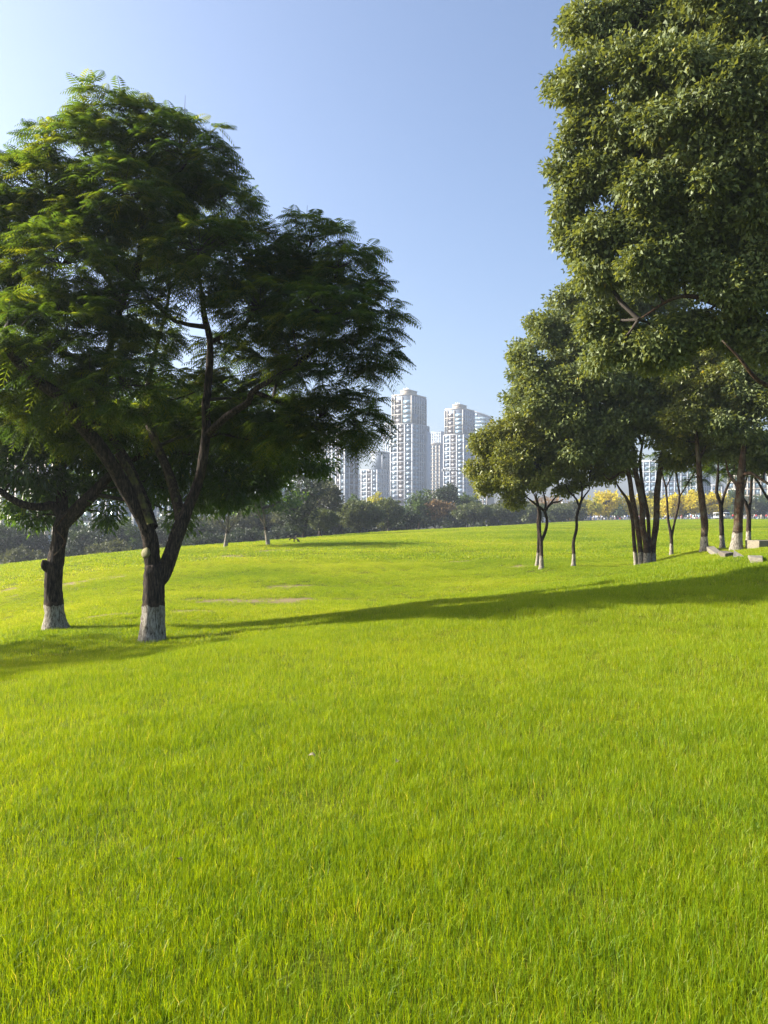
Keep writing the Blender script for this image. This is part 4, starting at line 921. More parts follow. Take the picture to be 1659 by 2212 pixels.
class Tower:
    def __init__(s, x, d, theta, label, cat='building', name='tower_block', z0=-14, group='high-rise blocks beyond the park'):
        s.c = at(x, 1110, d)[:2]; s.d = d
        t = math.radians(theta)
        s.Lv = np.array([-math.cos(t), math.sin(t)]); s.Rv = np.array([math.sin(t), math.cos(t)])
        s.root = empty(name, (s.c[0], s.c[1], z0)); tag(s.root, label, cat, group); s.z0 = z0
    def zpx(s, y): return at(0, y, s.d)[2]-s.z0      # local height of a level seen at view y
    def block(s, a0, a1, b0, b1, z0, z1, mat='core', name='wall'):
        mb_ = MB(); mb_.add(box_vf((0, 0), s.Lv, s.Rv, a0, a1, b0, b1, z0, z1), BOXF[:, ::-1])
        return mb_.build(name, M[mat], s.root)
    def face(s, side, a0, off, bays, z0, z1, fh, pier='pier', pw=.7, band=2, bandmat=None, pr=.45, bandh=.35):
        """side 'L' runs along Lv from a0 at depth off (negative = proud); bays: [(width, pane material or None)]"""
        u = s.Lv if side == 'L' else s.Rv; n = -s.Rv if side == 'L' else -s.Lv   # outward normal
        if side == 'R': n = -s.Lv
        ang = math.atan2(u[1], u[0])
        org = (n*(-off))
        tot = sum(b[0] for b in bays); pos = a0
        nf = int((z1-z0)/fh)
        def bx(p0, p1, o0, o1, za, zb, nm, mt):
            V = box_vf(org, u, n, p0, p1, o0, o1, za, zb)
            return link(nm, mesh_np(nm, V, BOXF if side == 'R' else BOXF[:, ::-1]), M[mt], s.root)
        bx(pos-pw/2, pos+pw/2, 0.0, pr, z0, z1, 'pier', pier)
        for (w, mt) in bays:
            if mt:
                ww = w-pw-.1; hh = fh*(.86 if mt == 'pane_dark' else .72)
                me = win_mesh(ww, hh, mt)
                for f in range(nf):
                    o = bpy.data.objects.new('window', me); COL.objects.link(o); o.parent = s.root
                    p = org+u*(pos+w/2)+n*.09
                    o.location = (p[0], p[1], z0+f*fh+fh*.24)
                    o.rotation_euler = (0, 0, ang+(math.pi if side == 'L' else 0))
            pos += w
            bx(pos-pw/2, pos+pw/2, 0.0, pr, z0, z1, 'pier', pier)
        if band:
            for f in range(0, nf+1, band):
                bx(a0, a0+tot, 0.003, pr+.06, z0+f*fh-bandh/2, z0+f*fh+bandh/2, 'floor_band', bandmat or pier)

def big_tower(x, d, sc, label):
    """stepped glass and stone tower like the two tallest"""
    T = Tower(x, d, 32, label); fh = 3.2
    zA = 74*sc+4; zB = 94.5*sc+4
    nA = int(zA/fh); zA = nA*fh; nB = int((zB-zA)/fh); zB = zA+nB*fh
    T.block(.3, 17.4, .3, 23.6, 0, zA+.5)
    T.block(1.2, 16.6, .9, 21.2, zA+.5, zB+.6)
    T.block(17.42, 18.8, 3.0, 18, 0, zA-6); T.block(5, 16, 23.62, 27, 0, zA+9, 'core')
    T.face('L', .3, .3, [(5.9, 'pane'), (5.6, 'pane_dark'), (5.6, 'pane')], 0, zA, fh, pw=.7)
    T.face('R', .3, .3, [(4.6, 'pane_lit'), (4.6, 'pane_lit'), (2.6, 'pane'), (2.6, 'pane'), (2.6, 'pane'), (2.7, None), (3.6, 'pane_lit')], 0, zA, fh, pw=.55)
    T.face('L', 1.2, .9, [(7.4, 'pane_lit'), (6.0, 'pane_dark'), (2.0, 'pane')], zA+.5, zB, fh, pier='pier_warm', pw=.6)
    T.face('R', .9, 1.2, [(3.4, 'pane'), (3.4, 'pane'), (3.3, 'pane'), (3.3, 'pane'), (3.4, 'pane'), (3.4, 'pane')], zA+.5, zB, fh, pw=.7, band=3)
    T.block(-1.2, .28, 18.2, 23.9, 0, zA-4, 'pier', 'corner_wing')
    T.block(-.2, 1.18, 1.5, 6.5, zA+.5, zA+7, 'core', 'glass_corner')
    T.block(1.0, 16.8, .7, 21.4, zB+.6, zB+1.5, 'pier_warm', 'parapet')
    T.block(4.2, 11.5, 3.5, 13.5, zB+1.5, zB+4.2, 'core_b', 'plant_room')
    T.block(3.9, 11.8, 3.2, 13.8, zB+4.2, zB+4.7, 'pier_warm', 'roof_slab')
    for q in range(4):
        T.block(6+q*1.1, 6.6+q*1.1, 5, 5.8, zB+4.7, zB+6.0+.4*(q % 2), 'metal', 'roof_equipment')
    return T
big_tower(891, 520, 1.0, 'tallest stepped glass and stone tower in the middle of the skyline')
big_tower(1002, 590, 1.0, 'second tall stepped tower, right of the tallest one')

T = Tower(745, 430, 40, 'broad tower with tall pale piers right behind the drooping feathery foliage')
H = T.zpx(932); nf = int(H/3.2); H = nf*3.2
T.block(.3, 24.2, .3, 11.4, 0, H+.6)
T.face('L', .3, .3, [(3.4, 'pane'), (3.2, 'pane_dark'), (2.9, 'pane'), (3.0, None), (2.4, 'pane'), (2.4, 'pane'), (2.4, 'pane'), (3.8, 'pane')], 0, H, 3.2, pier='pier', pw=.7)
T.face('R', .3, .3, [(3.4, 'pane'), (3.8, 'pane_dark'), (3.7, 'pane_dark')], 0, H, 3.2, pw=.7)
T.block(.1, 24.4, .1, 11.6, H+.6, H+1.6, 'pier', 'parapet'); T.block(6, 14, 3, 9, H+1.6, H+5, 'core_b', 'plant_room')

T = Tower(672, 520, 30, 'tower mostly hidden by foliage left of the broad pale-piered tower')
H = int(T.zpx(985)/3.2)*3.2
T.block(.3, 22, .3, 17, 0, H+.6); T.face('L', .3, .3, [(4, 'pane'), (4, 'pane'), (3.5, 'pane_dark'), (3.5, 'pane'), (3.5, 'pane')], 0, H, 3.2); T.face('R', .3, .3, [(4, 'pane_lit'), (4, 'pane'), (4, 'pane'), (4, 'pane')], 0, H, 3.2)
T.block(.1, 22.2, .1, 17.2, H+.6, H+1.5, 'pier', 'parapet')

T = Tower(815, 560, 28, 'stepped glass tower immediately left of the tallest, lower than it')
H = int(T.zpx(1010)/3.2)*3.2; H2 = int(T.zpx(975)/3.2)*3.2
T.block(.3, 14, .3, 22, 0, H+.5); T.block(.6, 10, 8, 22.3, H+.5, H2+.5)
T.face('L', .3, .3, [(4.4, 'pane'), (4.2, 'pane_dark'), (4.5, 'pane')], 0, H, 3.2); T.face('R', .3, .3, [(4, 'pane_lit'), (2.5, 'pane'), (2.5, 'pane'), (2.5, 'pane'), (2.5, 'pane'), (3, 'pane'), (3, 'pane')], 0, H, 3.2, pw=.6)
T.face('R', 8.3, .6, [(2.8, 'pane'), (2.8, 'pane'), (2.8, 'pane'), (2.8, 'pane')], H+.5, H2, 3.2)
T.block(.2, 10.3, 7.7, 22.5, H2+.5, H2+1.4, 'pier', 'parapet')

T = Tower(783, 700, 20, 'narrow beige apartment block in the gap left of the stepped glass tower')
H = int(T.zpx(1030)/3.2)*3.2
T.block(.3, 14, .3, 9, 0, H+.5, 'core_b'); T.face('L', .3, .3, [(4.5, 'pane'), (4.5, 'pane_dark'), (4.5, 'pane')], 0, H, 3.2, pier='pier_warm', pw=1.2); T.block(2, 10, 2, 8, H+.5, H+4, 'core_b', 'plant_room')
T.face('R', .3, .3, [(4.2, 'pane'), (4.2, 'pane')], 0, H, 3.2, pier='pier_warm', pw=1.2)

T = Tower(950, 680, 22, 'pale gridded block between the two tallest towers')
H = int(T.zpx(956)/3.2)*3.2
T.block(.3, 13, .3, 12, 0, H+.5, 'core'); T.face('L', .3, .3, [(3.1, 'pane'), (3.1, 'pane_lit'), (3.1, 'pane'), (3.1, 'pane')], 0, H, 3.2, pier='pier_warm', pw=.9, band=1, bandh=.5); T.block(0, 13.2, 0, 12.2, H+.5, H+2, 'pier_warm', 'parapet')
T = Tower(952, 900, 40, 'grey slab tower peeping out behind the pale gridded block')
H = int(T.zpx(932)/3.4)*3.4
T.block(.3, 16, .3, 12, 0, H+.5, 'core'); T.face('L', .3, .3, [(2.5, 'pane_lit')]*6, 0, H, 3.4, band=0); T.face('R', .3, .3, [(2.5, 'pane')]*4, 0, H, 3.4, band=0)

# curved glass tower (a rounded plan and a swept crown), panes set in a grid of fins
def curved_tower(x0, x1, d, ytop0, ytop1, label):
    z0 = -14; pl = at(x0, 1110, d)[:2]; pr_ = at(x1, 1110, d)[:2]; c = (pl+pr_)/2; w = (pr_[0]-pl[0])/2
    root = empty('curved_glass_tower', (c[0], d, z0)); tag(root, label, 'building', 'high-rise blocks beyond the park')
    n = 18; fh = 3.6
    def htop(t): # swept roof, falling at the right end
        u = t*2-1
        return (at(0, ytop0+(ytop1-ytop0)*t, d)[2]-z0)*1.0 - 5.0*max(0, u-.75)**1.0*6
    a = np.linspace(math.radians(200), math.radians(340), n+1)
    pts = np.stack([np.cos(a)/math.cos(math.radians(20))*w, (np.sin(a)+.34)*w*.55], -1)
    mb_ = MB()
    V = []; 
    for q in range(n+1):
        h = htop(q/n); V += [(pts[q, 0], pts[q, 1], 0), (pts[q, 0], pts[q, 1], h)]
    for q in range(n+1): 
        h = htop(q/n); V += [(pts[q, 0], 14, 0), (pts[q, 0], 14, h)]
    F_ = []
    o2 = 2*(n+1)
    for q in range(n):
        F_.append([2*q, 2*q+2, 2*q+3, 2*q+1]); F_.append([o2+2*q, o2+2*q+1, o2+2*q+3, o2+2*q+2]); F_.append([2*q+1, 2*q+3, o2+2*q+3, o2+2*q+1])
    F_.append([0, 1, o2+1, o2]); F_.append([2*n, o2+2*n, o2+2*n+1, 2*n+1])
    mb_.add(np.array(V), np.array(F_)); mb_.build('wall', M['core'], root)
    # panes: up to 300 single ones
    nf = int(htop(.3)/fh); cnt = 0
    for q in range(n):
        p0, p1 = pts[q], pts[q+1]; m_ = (p0+p1)/2; L_ = np.linalg.norm(p1-p0); ang = math.atan2(p1[1]-p0[1], p1[0]-p0[0])
        me = win_mesh(L_*.93, fh*.86, 'pane_lit'); hh = min(htop(q/n), htop((q+1)/n))
        nn = np.array([math.sin(ang), -math.cos(ang)])
        top = int(hh/fh)
        for f in range(top-16 if top > 16 else 0, top):
            o = bpy.data.objects.new('window', me); COL.objects.link(o); o.parent = root
            o.location = (m_[0]+nn[0]*.1, m_[1]+nn[1]*.1, f*fh+.3); o.rotation_euler = (0, 0, ang)
    mb2 = MB()
    rim = [np.array([pts[q, 0], pts[q, 1]-.3, htop(q/n)+.4]) for q in range(n+1)]
    mb2.tube(rim, [.45]*(n+1), 6); mb2.build('roof_rim', M['pier'], root)
    return root
curved_tower(1024, 1064, 760, 888, 905, 'curved glass tower with a swept roof behind the second tall tower')
T = Tower(843, 800, 35, 'pale round-shouldered tower barely showing behind the left side of the tallest')
H = int(T.zpx(915)/3.4)*3.4
T.block(.3, 9, .3, 12, 0, H, 'pier'); T.face('L', .3, .3, [(2.8, 'pane_lit')]*3, 0, H, 3.4, band=0); T.block(1.2, 8, 1, 11, H, H+2.2, 'pier', 'parapet')
T = Tower(1052, 640, 35, 'pinkish block top beside the camphor crown, right of the second tower')
H = int(T.zpx(948)/3.2)*3.2
T.block(.3, 14, .3, 14, 0, H, 'core_b'); T.face('L', .3, .3, [(3.4, 'pane')]*4, 0, H, 3.2, pier='pier_warm', band=1); T.block(1, 10, 2, 12, H, H+3.5, 'core_b', 'plant_room')

# long pale buildings seen through the left trees
def slab_block(x, d, theta, A, Bl, ytop, label, baysL, baysR, fh=3.2, pier='pier', core='core_b', band=1, z0=-14, pw=.7, group='pale blocks left of the skyline'):
    T = Tower(x, d, theta, label, z0=z0, name='apartment_block', group=group)
    H = int(T.zpx(ytop)/fh)*fh
    T.block(.3, A, .3, Bl, 0, H+.4, core)
    if baysL: T.face('L', .3, .3, [((A-.3)/baysL, 'pane_lit')]*baysL, 0, H, fh, pier=pier, pw=pw, band=band)
    if baysR: T.face('R', .3, .3, [((Bl-.3)/baysR, 'pane_lit')]*baysR, 0, H, fh, pier=pier, pw=pw, band=band)
    T.block(.1, A+.2, .1, Bl+.2, H+.4, H+1.3, pier, 'parapet')
    return T
slab_block(118, 215, 8, 34, 12, 965, 'long pale ribbed building at the left edge behind the twisted tree', 15, 3, 3.3, 'pier_warm', 'core_b', 0, pw=1.0)
slab_block(290, 235, 10, 40, 14, 955, 'pale building with tall piers seen between the two big trunks', 9, 3, 3.3, 'pier', 'core', 1, pw=1.0)
slab_block(470, 300, 12, 46, 14, 940, 'pale high-rise glimpsed through the fork of the big tree', 9, 3, 3.2, 'pier', 'core', 1)
slab_block(595, 380, 15, 36, 14, 930, 'hazy pale tower hidden behind the big feathery crown', 7, 3, 3.2, 'pier', 'core', 2)
# right side, seen under the crowns
GR = 'hazy office blocks beyond the golden trees'
slab_block(1500, 620, 25, 44, 20, 985, 'hazy silver glass office block above the golden trees', 9, 5, 4.2, 'pier', 'core', 2, group=GR)
slab_block(1518, 520, 40, 8, 16, 1020, 'blue-grey gridded block beside the silver office block', 2, 4, 3.8, 'pier', 'core', 1, group=GR)
slab_block(1560, 560, 30, 10, 9, 1042, 'small grey block right of the knobbed trunk', 3, 2, 3.6, 'pier', 'core_b', 1, group=GR)
slab_block(1690, 400, 30, 26, 16, 930, 'beige gridded office tower at the right edge behind the crowns', 8, 4, 3.6, 'pier_warm', 'core_b', 1, group=GR)

# floodlight mast in front of the second tower
mb = MB(); p = at(972, 1125, 300); zt = at(972, 1018, 300)[2]; zg = gz(p[0], p[1])
r = empty('floodlight_mast', (p[0], p[1], zg)); tag(r, 'slim floodlight mast with a row of lamps in front of the second tower', 'mast')
mb.tube(np.array([(0, 0, 0), (0, 0, (zt-zg)*.5), (0, 0, zt-zg)]), [.28, .22, .15], 8); mb.build('pole', M['metal'], r)
mb = MB(); mb.box(-3.2, 3.2, -.12, .12, zt-zg, zt-zg+.25); mb.build('crossbar', M['metal'], r)
lm = MB(); lm.box(-.35, .35, -.4, .3, .28, .85); lme = mesh_np('lamp', np.concatenate(lm.V), np.concatenate(lm.F)); lme.materials.append(M['pier'])
for q in range(6):
    o = bpy.data.objects.new('lamp', lme); COL.objects.link(o); o.parent = r; o.location = (-2.8+q*1.12, 0, zt-zg)

# ------------------------------------------------------------------ people on the promenade
CL = {n: simple('cloth_'+n, c, .9) for n, c in {'white': (.75, .75, .74), 'red': (.5, .04, .04), 'blue': (.08, .13, .3), 'black': (.02, .02, .022), 'grey': (.25, .25, .27), 'pink': (.6, .3, .32), 'beige': (.5, .42, .3), 'green': (.1, .2, .1)}.items()}
SKIN = simple('skin', (.45, .28, .2), .6); HAIR = simple('black_hair', (.012, .01, .009), .6)
POSES = {
 'standing': dict(J=[(0,0,.95,.13),(0,0,1.15,.12),(0,0,1.36,.15),(0,0,1.47,.06),(0,-.01,1.56,.085),(0,-.01,1.66,.08),(.19,0,1.38,.055),(.23,0,1.12,.045),(.22,-.06,.88,.035),(.22,-.08,.80,.04),(-.19,0,1.38,.055),(-.23,0,1.12,.045),(-.22,-.06,.88,.035),(-.22,-.08,.80,.04),(.1,0,.86,.09),(.11,-.01,.48,.06),(.11,.01,.09,.045),(.11,-.11,.035,.04),(-.1,0,.86,.09),(-.11,-.01,.48,.06),(-.11,.01,.09,.045),(-.11,-.11,.035,.04)]),
 'walking': dict(J=[(0,0,.93,.13),(0,-.01,1.13,.12),(0,-.03,1.34,.15),(0,-.04,1.45,.06),(0,-.05,1.54,.085),(0,-.05,1.64,.08),(.19,-.03,1.36,.055),(.24,.1,1.12,.045),(.23,.16,.9,.035),(.23,.15,.82,.04),(-.19,-.03,1.36,.055),(-.24,-.14,1.13,.045),(-.22,-.3,.96,.035),(-.22,-.34,.9,.04),(.1,0,.86,.09),(.1,-.2,.5,.06),(.1,-.26,.1,.045),(.1,-.38,.04,.04),(-.1,0,.86,.09),(-.1,.1,.48,.06),(-.1,.34,.14,.045),(-.1,.28,.04,.04)]),
 'seated': dict(J=[(0,0,.14,.14),(0,.02,.34,.13),(0,0,.55,.15),(0,-.01,.66,.06),(0,-.03,.75,.085),(0,-.03,.85,.08),(.19,0,.57,.055),(.25,-.12,.36,.045),(.2,-.3,.3,.035),(.16,-.36,.32,.04),(-.19,0,.57,.055),(-.25,-.12,.36,.045),(-.2,-.3,.3,.035),(-.16,-.36,.32,.04),(.1,-.04,.13,.09),(.17,-.42,.36,.06),(.13,-.62,.08,.045),(.13,-.74,.05,.04),(-.1,-.04,.13,.09),(-.17,-.42,.36,.06),(-.13,-.62,.08,.045),(-.13,-.74,.05,.04)]),
 'bending': dict(J=[(0,.1,.9,.13),(0,-.02,1.02,.12),(0,-.2,1.1,.15),(0,-.31,1.13,.06),(0,-.4,1.13,.085),(0,-.48,1.08,.08),(.19,-.2,1.08,.055),(.22,-.26,.82,.045),(.18,-.36,.6,.035),(.18,-.38,.52,.04),(-.19,-.2,1.08,.055),(-.22,-.26,.82,.045),(-.18,-.36,.6,.035),(-.18,-.38,.52,.04),(.1,.1,.82,.09),(.11,.02,.46,.06),(.11,.06,.09,.045),(.11,-.06,.035,.04),(-.1,.1,.82,.09),(-.11,.02,.46,.06),(-.11,.06,.09,.045),(-.11,-.06,.035,.04)])}
EDG = [(0,1),(1,2),(2,3),(3,4),(4,5),(2,6),(6,7),(7,8),(8,9),(2,10),(10,11),(11,12),(12,13),(0,14),(14,15),(15,16),(16,17),(0,18),(18,19),(19,20),(20,21)]
def body_mesh(pose):
    J = POSES[pose]['J']
    me = bpy.data.meshes.new('skeleton'); me.from_pydata([j[:3] for j in J], EDG, [])
    o = bpy.data.objects.new('skeleton', me); COL.objects.link(o)
    sk = o.modifiers.new('skin', 'SKIN'); sk.use_smooth_shade = True
    for v, j in zip(me.skin_vertices[0].data, J): v.radius = (j[3], j[3]*.85)
    me.skin_vertices[0].data[0].use_root = True
    ss = o.modifiers.new('sub', 'SUBSURF'); ss.levels = 1; ss.render_levels = 1
    dg = bpy.context.evaluated_depsgraph_get(); out = bpy.data.meshes.new_from_object(o.evaluated_get(dg))
    bpy.data.objects.remove(o); bpy.data.meshes.remove(me)
    return out
def region(body, J, ids, grow, name):
    """clothing or hair: the faces nearest the given joints, lifted off the skin"""
    V = np.array([v.co for v in body.vertices]); Nn = np.array([v.normal for v in body.vertices]); P = np.array([j[:3] for j in J])
    Fs = []
    mids = []; own = []
    for a, b in EDG:
        for t in (0, .25, .5, .75, 1): mids.append(P[a]*(1-t)+P[b]*t); own.append(b)
    mids = np.array(mids); own = np.array(own)
    for f in body.polygons:
        c = np.array(f.center); j = own[np.argmin(np.linalg.norm(mids-c, axis=1))]
        if j in ids and not (name == 'hair' and np.dot(f.normal, (0, -1, -.1)) > .45): Fs.append(list(f.vertices))
    me = bpy.data.meshes.new(name); used = sorted({i for f in Fs for i in f}); mp = {i: q for q, i in enumerate(used)}
    me.from_pydata([tuple(V[i]+Nn[i]*grow) for i in used], [], [[mp[i] for i in f] for f in Fs]); me.update(); return me
PM = {}
for ps in POSES:
    b_ = body_mesh(ps); J = POSES[ps]['J']; b_.materials.clear(); b_.materials.append(SKIN)
    PM[ps] = (b_, region(b_, J, {1, 2, 6, 7, 8, 10, 11, 12}, .02, 'shirt'), region(b_, J, {14, 15, 16, 18, 19, 20}, .018, 'trousers'), region(b_, J, {5}, .022, 'hair'))
    for m_ in PM[ps][1:]: m_.materials.append(None)
def person(x, y, ps, top, bot, label, group, rz=0, sc=1.0):
    bm_, sh, tr_, ha = PM[ps]
    o = bpy.data.objects.new('person', bm_); COL.objects.link(o); o.location = (x, y, gz(x, y)+.05); o.rotation_euler = (0, 0, rz); o.scale = (sc,)*3
    tag(o, label, 'person', group)
    for nm, me, mt in (('shirt', sh, CL[top]), ('trousers', tr_, CL[bot]), ('hair', ha, HAIR)):
        c = bpy.data.objects.new(nm, me); COL.objects.link(c); c.parent = o
        c.material_slots[0].link = 'OBJECT'; c.material_slots[0].material = mt
gp = np.random.default_rng(77)
GP = 'people gathered along the far edge of the lawn'
spots = []
def crowd(xa, xb, n, y, kinds):
    for q in range(n):
        xf = xa+(xb-xa)*(q+.5)/n+gp.uniform(-1.5, 1.5); dd = y+gp.uniform(0, 7)
        spots.append((xf, dd, kinds[gp.integers(len(kinds))]))
crowd(1265, 1345, 24, 253, ['standing', 'walking', 'seated', 'seated', 'bending'])
crowd(1345, 1400, 14, 253, ['standing', 'seated', 'walking'])
crowd(1195, 1260, 12, 253, ['seated', 'standing', 'bending'])
crowd(1430, 1530, 24, 253, ['seated', 'seated', 'standing', 'bending'])
crowd(1560, 1662, 20, 253, ['standing', 'walking', 'seated', 'bending'])
used = set()
tops = ['white', 'white', 'white', 'grey', 'black', 'blue', 'pink', 'beige', 'red', 'white']
where = lambda xf: ('left of the golden trees' if xf < 1265 else 'under the brightest golden tree' if xf < 1345 else 'just left of the five-stemmed tree' if xf < 1400 else 'behind the narrow V of trunks' if xf < 1535 else 'near the white cart')
for (xf, dd, ps) in spots:
    for _try in range(60):
        t_ = tops[gp.integers(len(tops))]; b_ = ['black', 'blue', 'grey', 'beige'][gp.integers(4)]
        if (ps, t_, b_, where(xf)) not in used: break
    used.add((ps, t_, b_, where(xf)))
    p = at(xf, 1110, dd)
    person(p[0], dd, ps, t_, b_, '%s person, %s top, %s trousers, %s' % (ps, t_, b_, where(xf)), GP, gp.uniform(0, 6.28), gp.uniform(.94, 1.05))
for (fx, fy, d, ps, t_, lb) in [(1583, 0, 251, 'standing', 'red', 'person in red standing at the lawn edge right of the white cart'), (1604, 0, 252, 'walking', 'white', 'person in white walking just left of the thick trunk'), (1630, 0, 250, 'standing', 'white', 'person in white between the thick trunk and the forked dark trunk'), (1565, 0, 252, 'standing', 'beige', 'person in beige beside the white cart')]:
    p = at(fx, 1110, d); person(p[0], d, ps, t_, 'black', lb, GP, gp.uniform(0, 6.28), 1.03)
for (fx, d, lb) in [(1077, 192, 'tiny person standing at the wood edge beside the grey-olive tree'), (1050, 186, 'tiny person in grey under the grey-olive tree')]:
    p = at(fx, 1110, d); person(p[0], d, 'standing', 'grey', 'black', lb, GP, 1.0)

# white canopied park cart
MWH = simple('white_paint', (.78, .78, .77), .4); MBK = simple('black_rubber', (.02, .02, .02), .8); MGL = simple('dark_glass', (.05, .06, .07), .1)
p = at(1556, 1110, 254); cz = gz(p[0], 254)+.05
c = empty('park_cart', (p[0], 254, cz)); tag(c, 'white canopied sightseeing cart parked behind the knobbed trunk', 'cart')
mb = MB(); mb.box(-2.0, 1.9, -.75, .75, .35, .8); mb.box(1.2, 1.9, -.75, .75, .8, 1.15); mb.box(1.9, 2.15, -.65, .65, .4, 1.0); mb.build('body', MWH, c)
mb = MB(); mb.box(-2.1, 1.7, -.8, .8, 1.98, 2.12); mb.box(-1.9, 1.4, -.68, .68, 2.12, 2.2); mb.build('canopy', MWH, c)
mb = MB(); mb.add(np.array([(1.62, -.7, 1.15), (1.62, .7, 1.15), (1.35, -.7, 1.98), (1.35, .7, 1.98), (1.66, -.7, 1.15), (1.66, .7, 1.15), (1.39, -.7, 1.98), (1.39, .7, 1.98)]), np.array([[0,2,3,1],[4,5,7,6],[0,4,6,2],[1,3,7,5],[2,6,7,3],[0,1,5,4]])); mb.build('windscreen', MGL, c)
for q, (x, y) in enumerate([(-1.95, -.7), (-1.95, .7), (0, -.7), (0, .7)]):
    mb = MB(); mb.box(x-.03, x+.03, y-.03, y+.03, .8, 1.98); mb.build('post', MWH, c)
for x in (-1.4, -.4, .6):
    mb = MB(); mb.box(x-.25, x+.25, -.65, .65, .8, .95); mb.box(x-.3, x-.2, -.65, .65, .95, 1.35); mb.build('seat', simple('seat_vinyl', (.1, .12, .16), .6), c)
for x in (-1.35, 1.3):
    for y in (-.72, .72):
        mb = MB(); mb.tube(np.array([(x, y-.09, .28), (x, y, .28), (x, y+.09, .28)]), [.28, .28, .28], 14); mb.build('wheel', MBK, c)
# second small white vehicle
p = at(1567, 1110, 257); c2 = empty('service_van', (p[0], 257, gz(p[0], 257)+.05), .1); tag(c2, 'boxy white van with dark windscreen parked beside the canopied cart', 'van')
mb = MB(); mb.add(np.array([(-1, -1, .35), (1, -1, .35), (-1, -.9, 2.3), (1, -.9, 2.3), (-1, 1.6, .35), (1, 1.6, .35), (-1, 1.6, 2.3), (1, 1.6, 2.3)]), np.array([[0,1,3,2],[4,6,7,5],[0,2,6,4],[1,5,7,3],[2,3,7,6],[0,4,5,1]])); mb.build('body', MWH, c2)
mb = MB(); mb.box(-.85, .85, -1.04, -.93, 1.3, 2.05); mb.build('windscreen', MGL, c2)
for x in (-.8, .8):
    mb = MB(); mb.box(x-.13, x+.13, -1.06, -1.0, .75, .92); mb.build('headlight', simple('lamp_glass', (.7, .7, .65), .2), c2)
    for y in (-.5, 1.1):
        mb = MB(); mb.tube(np.array([(x-.1, y, .33), (x, y, .33), (x+.1, y, .33)]), [.33]*3, 14); mb.build('wheel', MBK, c2)

# white domed tent, kiosk pillar, sign, low fence
p = at(1176, 1110, 225); tz = gz(p[0], 225)
tn = empty('dome_tent', (p[0], 225, tz)); tag(tn, 'small white tent at the lawn edge behind the slender trunks', 'tent')
mb = MB(); a = np.linspace(0, 2*math.pi, 9)[:-1]
rings = [(1.9, 0), (1.75, .5), (1.35, 1.0), (.7, 1.45), (.12, 1.65)]
V = [(r_*math.cos(t), r_*math.sin(t), h) for r_, h in rings for t in a]; F_ = [[q*8+j, q*8+(j+1) % 8, (q+1)*8+(j+1) % 8, (q+1)*8+j] for q in range(4) for j in range(8)]
mb.add(np.array(V), np.array(F_)); mb.build('canopy', CL['white'], tn)
mb = MB(); mb.add(np.array([(-.45, -1.93, .02), (.45, -1.93, .02), (.05, -1.35, 1.0), (-.05, -1.35, 1.0)]), np.array([[0, 1, 2, 3]])); mb.build('door_flap', CL['grey'], tn)
def put(name, label, cat, fx, d, boxes, mat, group=None):
    p = at(fx, 1110, d); r = None
    for q, (nm, bx, mt) in enumerate(boxes):
        if r is None: r = empty(name, (p[0], d, gz(p[0], d))); tag(r, label, cat, group)
        mb = MB(); mb.box(*bx); mb.build(nm, mt, r)
put('information_pillar', 'white upright pillar right of the crossing trunks at the lawn edge', 'pillar', 1184, 235, [('base', (-.55, .55, -.4, .4, 0, .3), M['stone']), ('panel', (-.42, .42, -.22, .22, .3, 4.4), MWH), ('cap', (-.5, .5, -.3, .3, 4.4, 4.6), M['metal'])], None)
put('kiosk', 'small pale kiosk left of the white tent', 'kiosk', 1142, 228, [('wall', (-1.6, 1.6, -1, 1, 0, 2.2), M['pier_warm']), ('roof', (-1.9, 1.9, -1.3, 1.3, 2.2, 2.5), M['core']), ('counter', (-1.1, 1.1, -1.15, -1.003, .9, 1.7), MBK)], None)
# street lamps
for q, (fx, d, top) in enumerate([(1215, 240, 1088), (1372, 262, 1078), (1560, 262, 1070), (1052, 200, 1096)]):
    p = at(fx, 1110, d); zg = gz(p[0], d); h = at(fx, top, d)[2]-zg
    r = empty('street_lamp', (p[0], d, zg)); tag(r, ['white globe lamp post behind the slender trunks', 'thin lamp post left of the five stems', 'thin lamp post beside the knobbed trunk', 'thin lamp post beside the grey-olive tree'][q], 'lamp', 'lamp posts beyond the lawn')
    mb = MB(); mb.tube(np.array([(0, 0, 0), (0, 0, h*.5), (0, 0, h)]), [.1, .07, .06], 8); mb.build('pole', M['metal'], r)
    mb = MB(); mb.tube(np.array([(0, 0, h), (0, 0, h+.1), (0, 0, h+.3), (0, 0, h+.5), (0, 0, h+.6)]), [.1, .26, .32, .24, .06], 10); mb.build('globe', MWH, r)
# low dark railing behind the crowd
fr = empty('railing', (at(1480, 1110, 267)[0], 267, gz(at(1480, 1110, 267)[0], 267))); tag(fr, 'low dark railing behind the people along the golden trees', 'railing')
mb = MB(); mb.box(-100, 60, -.05, .05, .95, 1.05); mb.build('rail', MBK, fr)
mb = MB(); mb.box(-100, 60, -.04, .04, .45, .53); mb.build('rail', MBK, fr)
pm = MB(); pm.box(-.06, .06, -.06, .06, 0, 1.1); pme = mesh_np('post', np.concatenate(pm.V), np.concatenate(pm.F)); pme.materials.append(MBK)
for q in range(54):
    o = bpy.data.objects.new('post', pme); COL.objects.link(o); o.parent = fr; o.location = (-100+q*3, 0, 0)

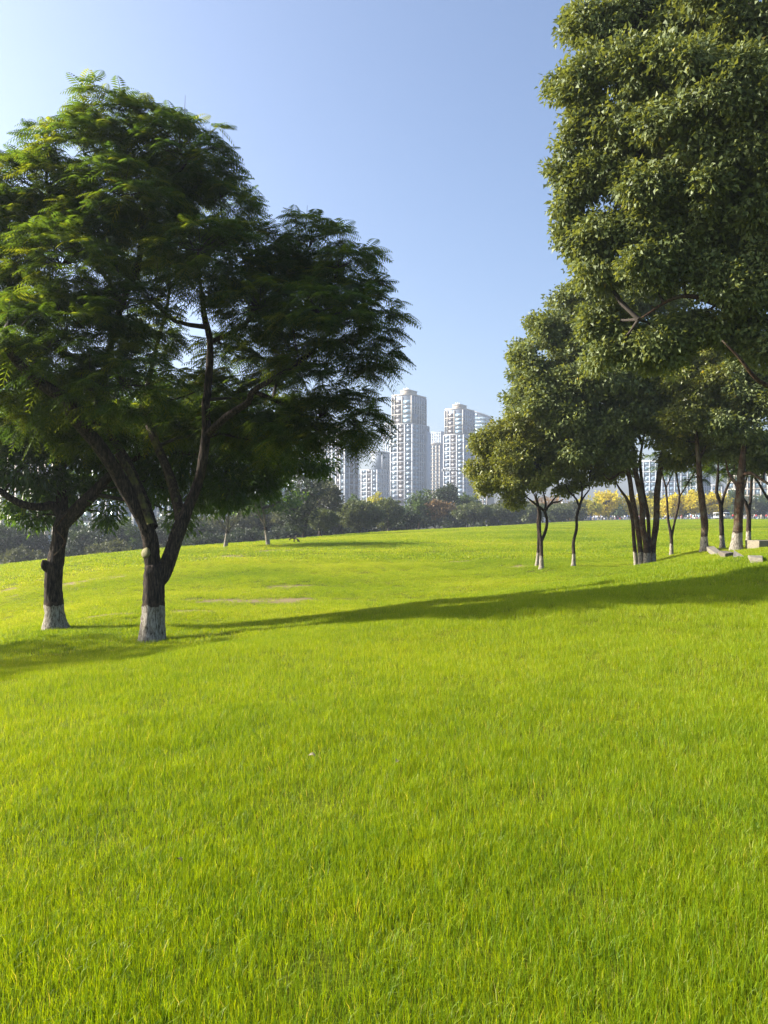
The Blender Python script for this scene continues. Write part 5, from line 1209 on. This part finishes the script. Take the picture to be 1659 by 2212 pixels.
# fallen branch on the crest
p = None
ds = np.linspace(30, 120, 500); Q = np.array([at(638, 1173, q) for q in ds]); h = np.where(Q[:, 2] < ground(Q[:, 0], Q[:, 1]))[0]; p = Q[h[0]] if len(h) else at(638, 1173, 66)
fb = MB(); k = .46293/F*p[1]
for pts in [[(-13, 2), (-8, 6), (-2, 5), (6, 3), (12, -6)], [(-8, 6), (-12, 10), (-16, 9)], [(-2, 5), (-3, -6)], [(5, 3), (8, -7)], [(1, 4), (0, 9), (5, 11)]]:
    P, R = smooth_path([np.array([a*k, random.uniform(-.2, .2), (b+5)*k]) for a, b in pts], [.05]*len(pts), .1); fb.tube(P, R, 6)
o = fb.build('fallen_branch', M['twig'], None, (p[0], p[1], gz(p[0], p[1])-.02)); tag(o, 'small black twiggy branch lying on the crest right of the pale-branched tree', 'branch')

for q, (fx, fy, lb) in enumerate([(675, 1633, 'small pale fallen leaf on the lawn, left of the other curled leaf'), (857, 1646, 'curled pale fallen leaf near the middle of the lawn'), (385, 1860, 'dark fallen leaf in the lower left part of the lawn')]):
    ds = np.linspace(1.5, 12, 800); Q = np.array([at(fx, fy, d) for d in ds]); hh = np.where(Q[:, 2] < ground(Q[:, 0], Q[:, 1])+.045)[0]; p = Q[hh[0]]
    n = 7; t = np.linspace(0, 1, n); w = np.sin(np.pi*t**.8)*.014; V = []
    for a, b in zip(t, w): V += [((a-.5)*.055, -b, .012*math.sin(3*a)+b*.5), ((a-.5)*.055, 0, .012*math.sin(3*a)), ((a-.5)*.055, b, .012*math.sin(3*a)+b*.6)]
    Fq = [[3*i_+c_, 3*i_+3+c_, 3*i_+4+c_, 3*i_+1+c_] for i_ in range(n-1) for c_ in (0, 1)]
    o = link('fallen_leaf', mesh_np('fallen_leaf', np.array(V), np.array(Fq)), simple('dry_leaf', (.26, .21, .13) if q < 2 else (.05, .03, .02), .8), None, p); o.rotation_euler = (.3, .2, q*1.3)
    tag(o, lb, 'leaf', 'fallen leaves on the near lawn')

# ------------------------------------------------------------------ haze
def haze():
    mb = MB(); mb.box(-700, 700, -60, 1400, -22, 118)
    m, nt, N, L = new_mat('haze_air'); o = N.new('ShaderNodeOutputMaterial'); v = N.new('ShaderNodeVolumePrincipled')
    v.inputs['Color'].default_value = (.80, .88, 1.0, 1); v.inputs['Density'].default_value = 0.0004; v.inputs['Anisotropy'].default_value = 0.35
    L.new(v.outputs[0], o.inputs['Volume'])
    h = mb.build('haze', m, None); tag(h, 'thin bluish haze lying over the park and the city', 'haze', kind='stuff')
haze()
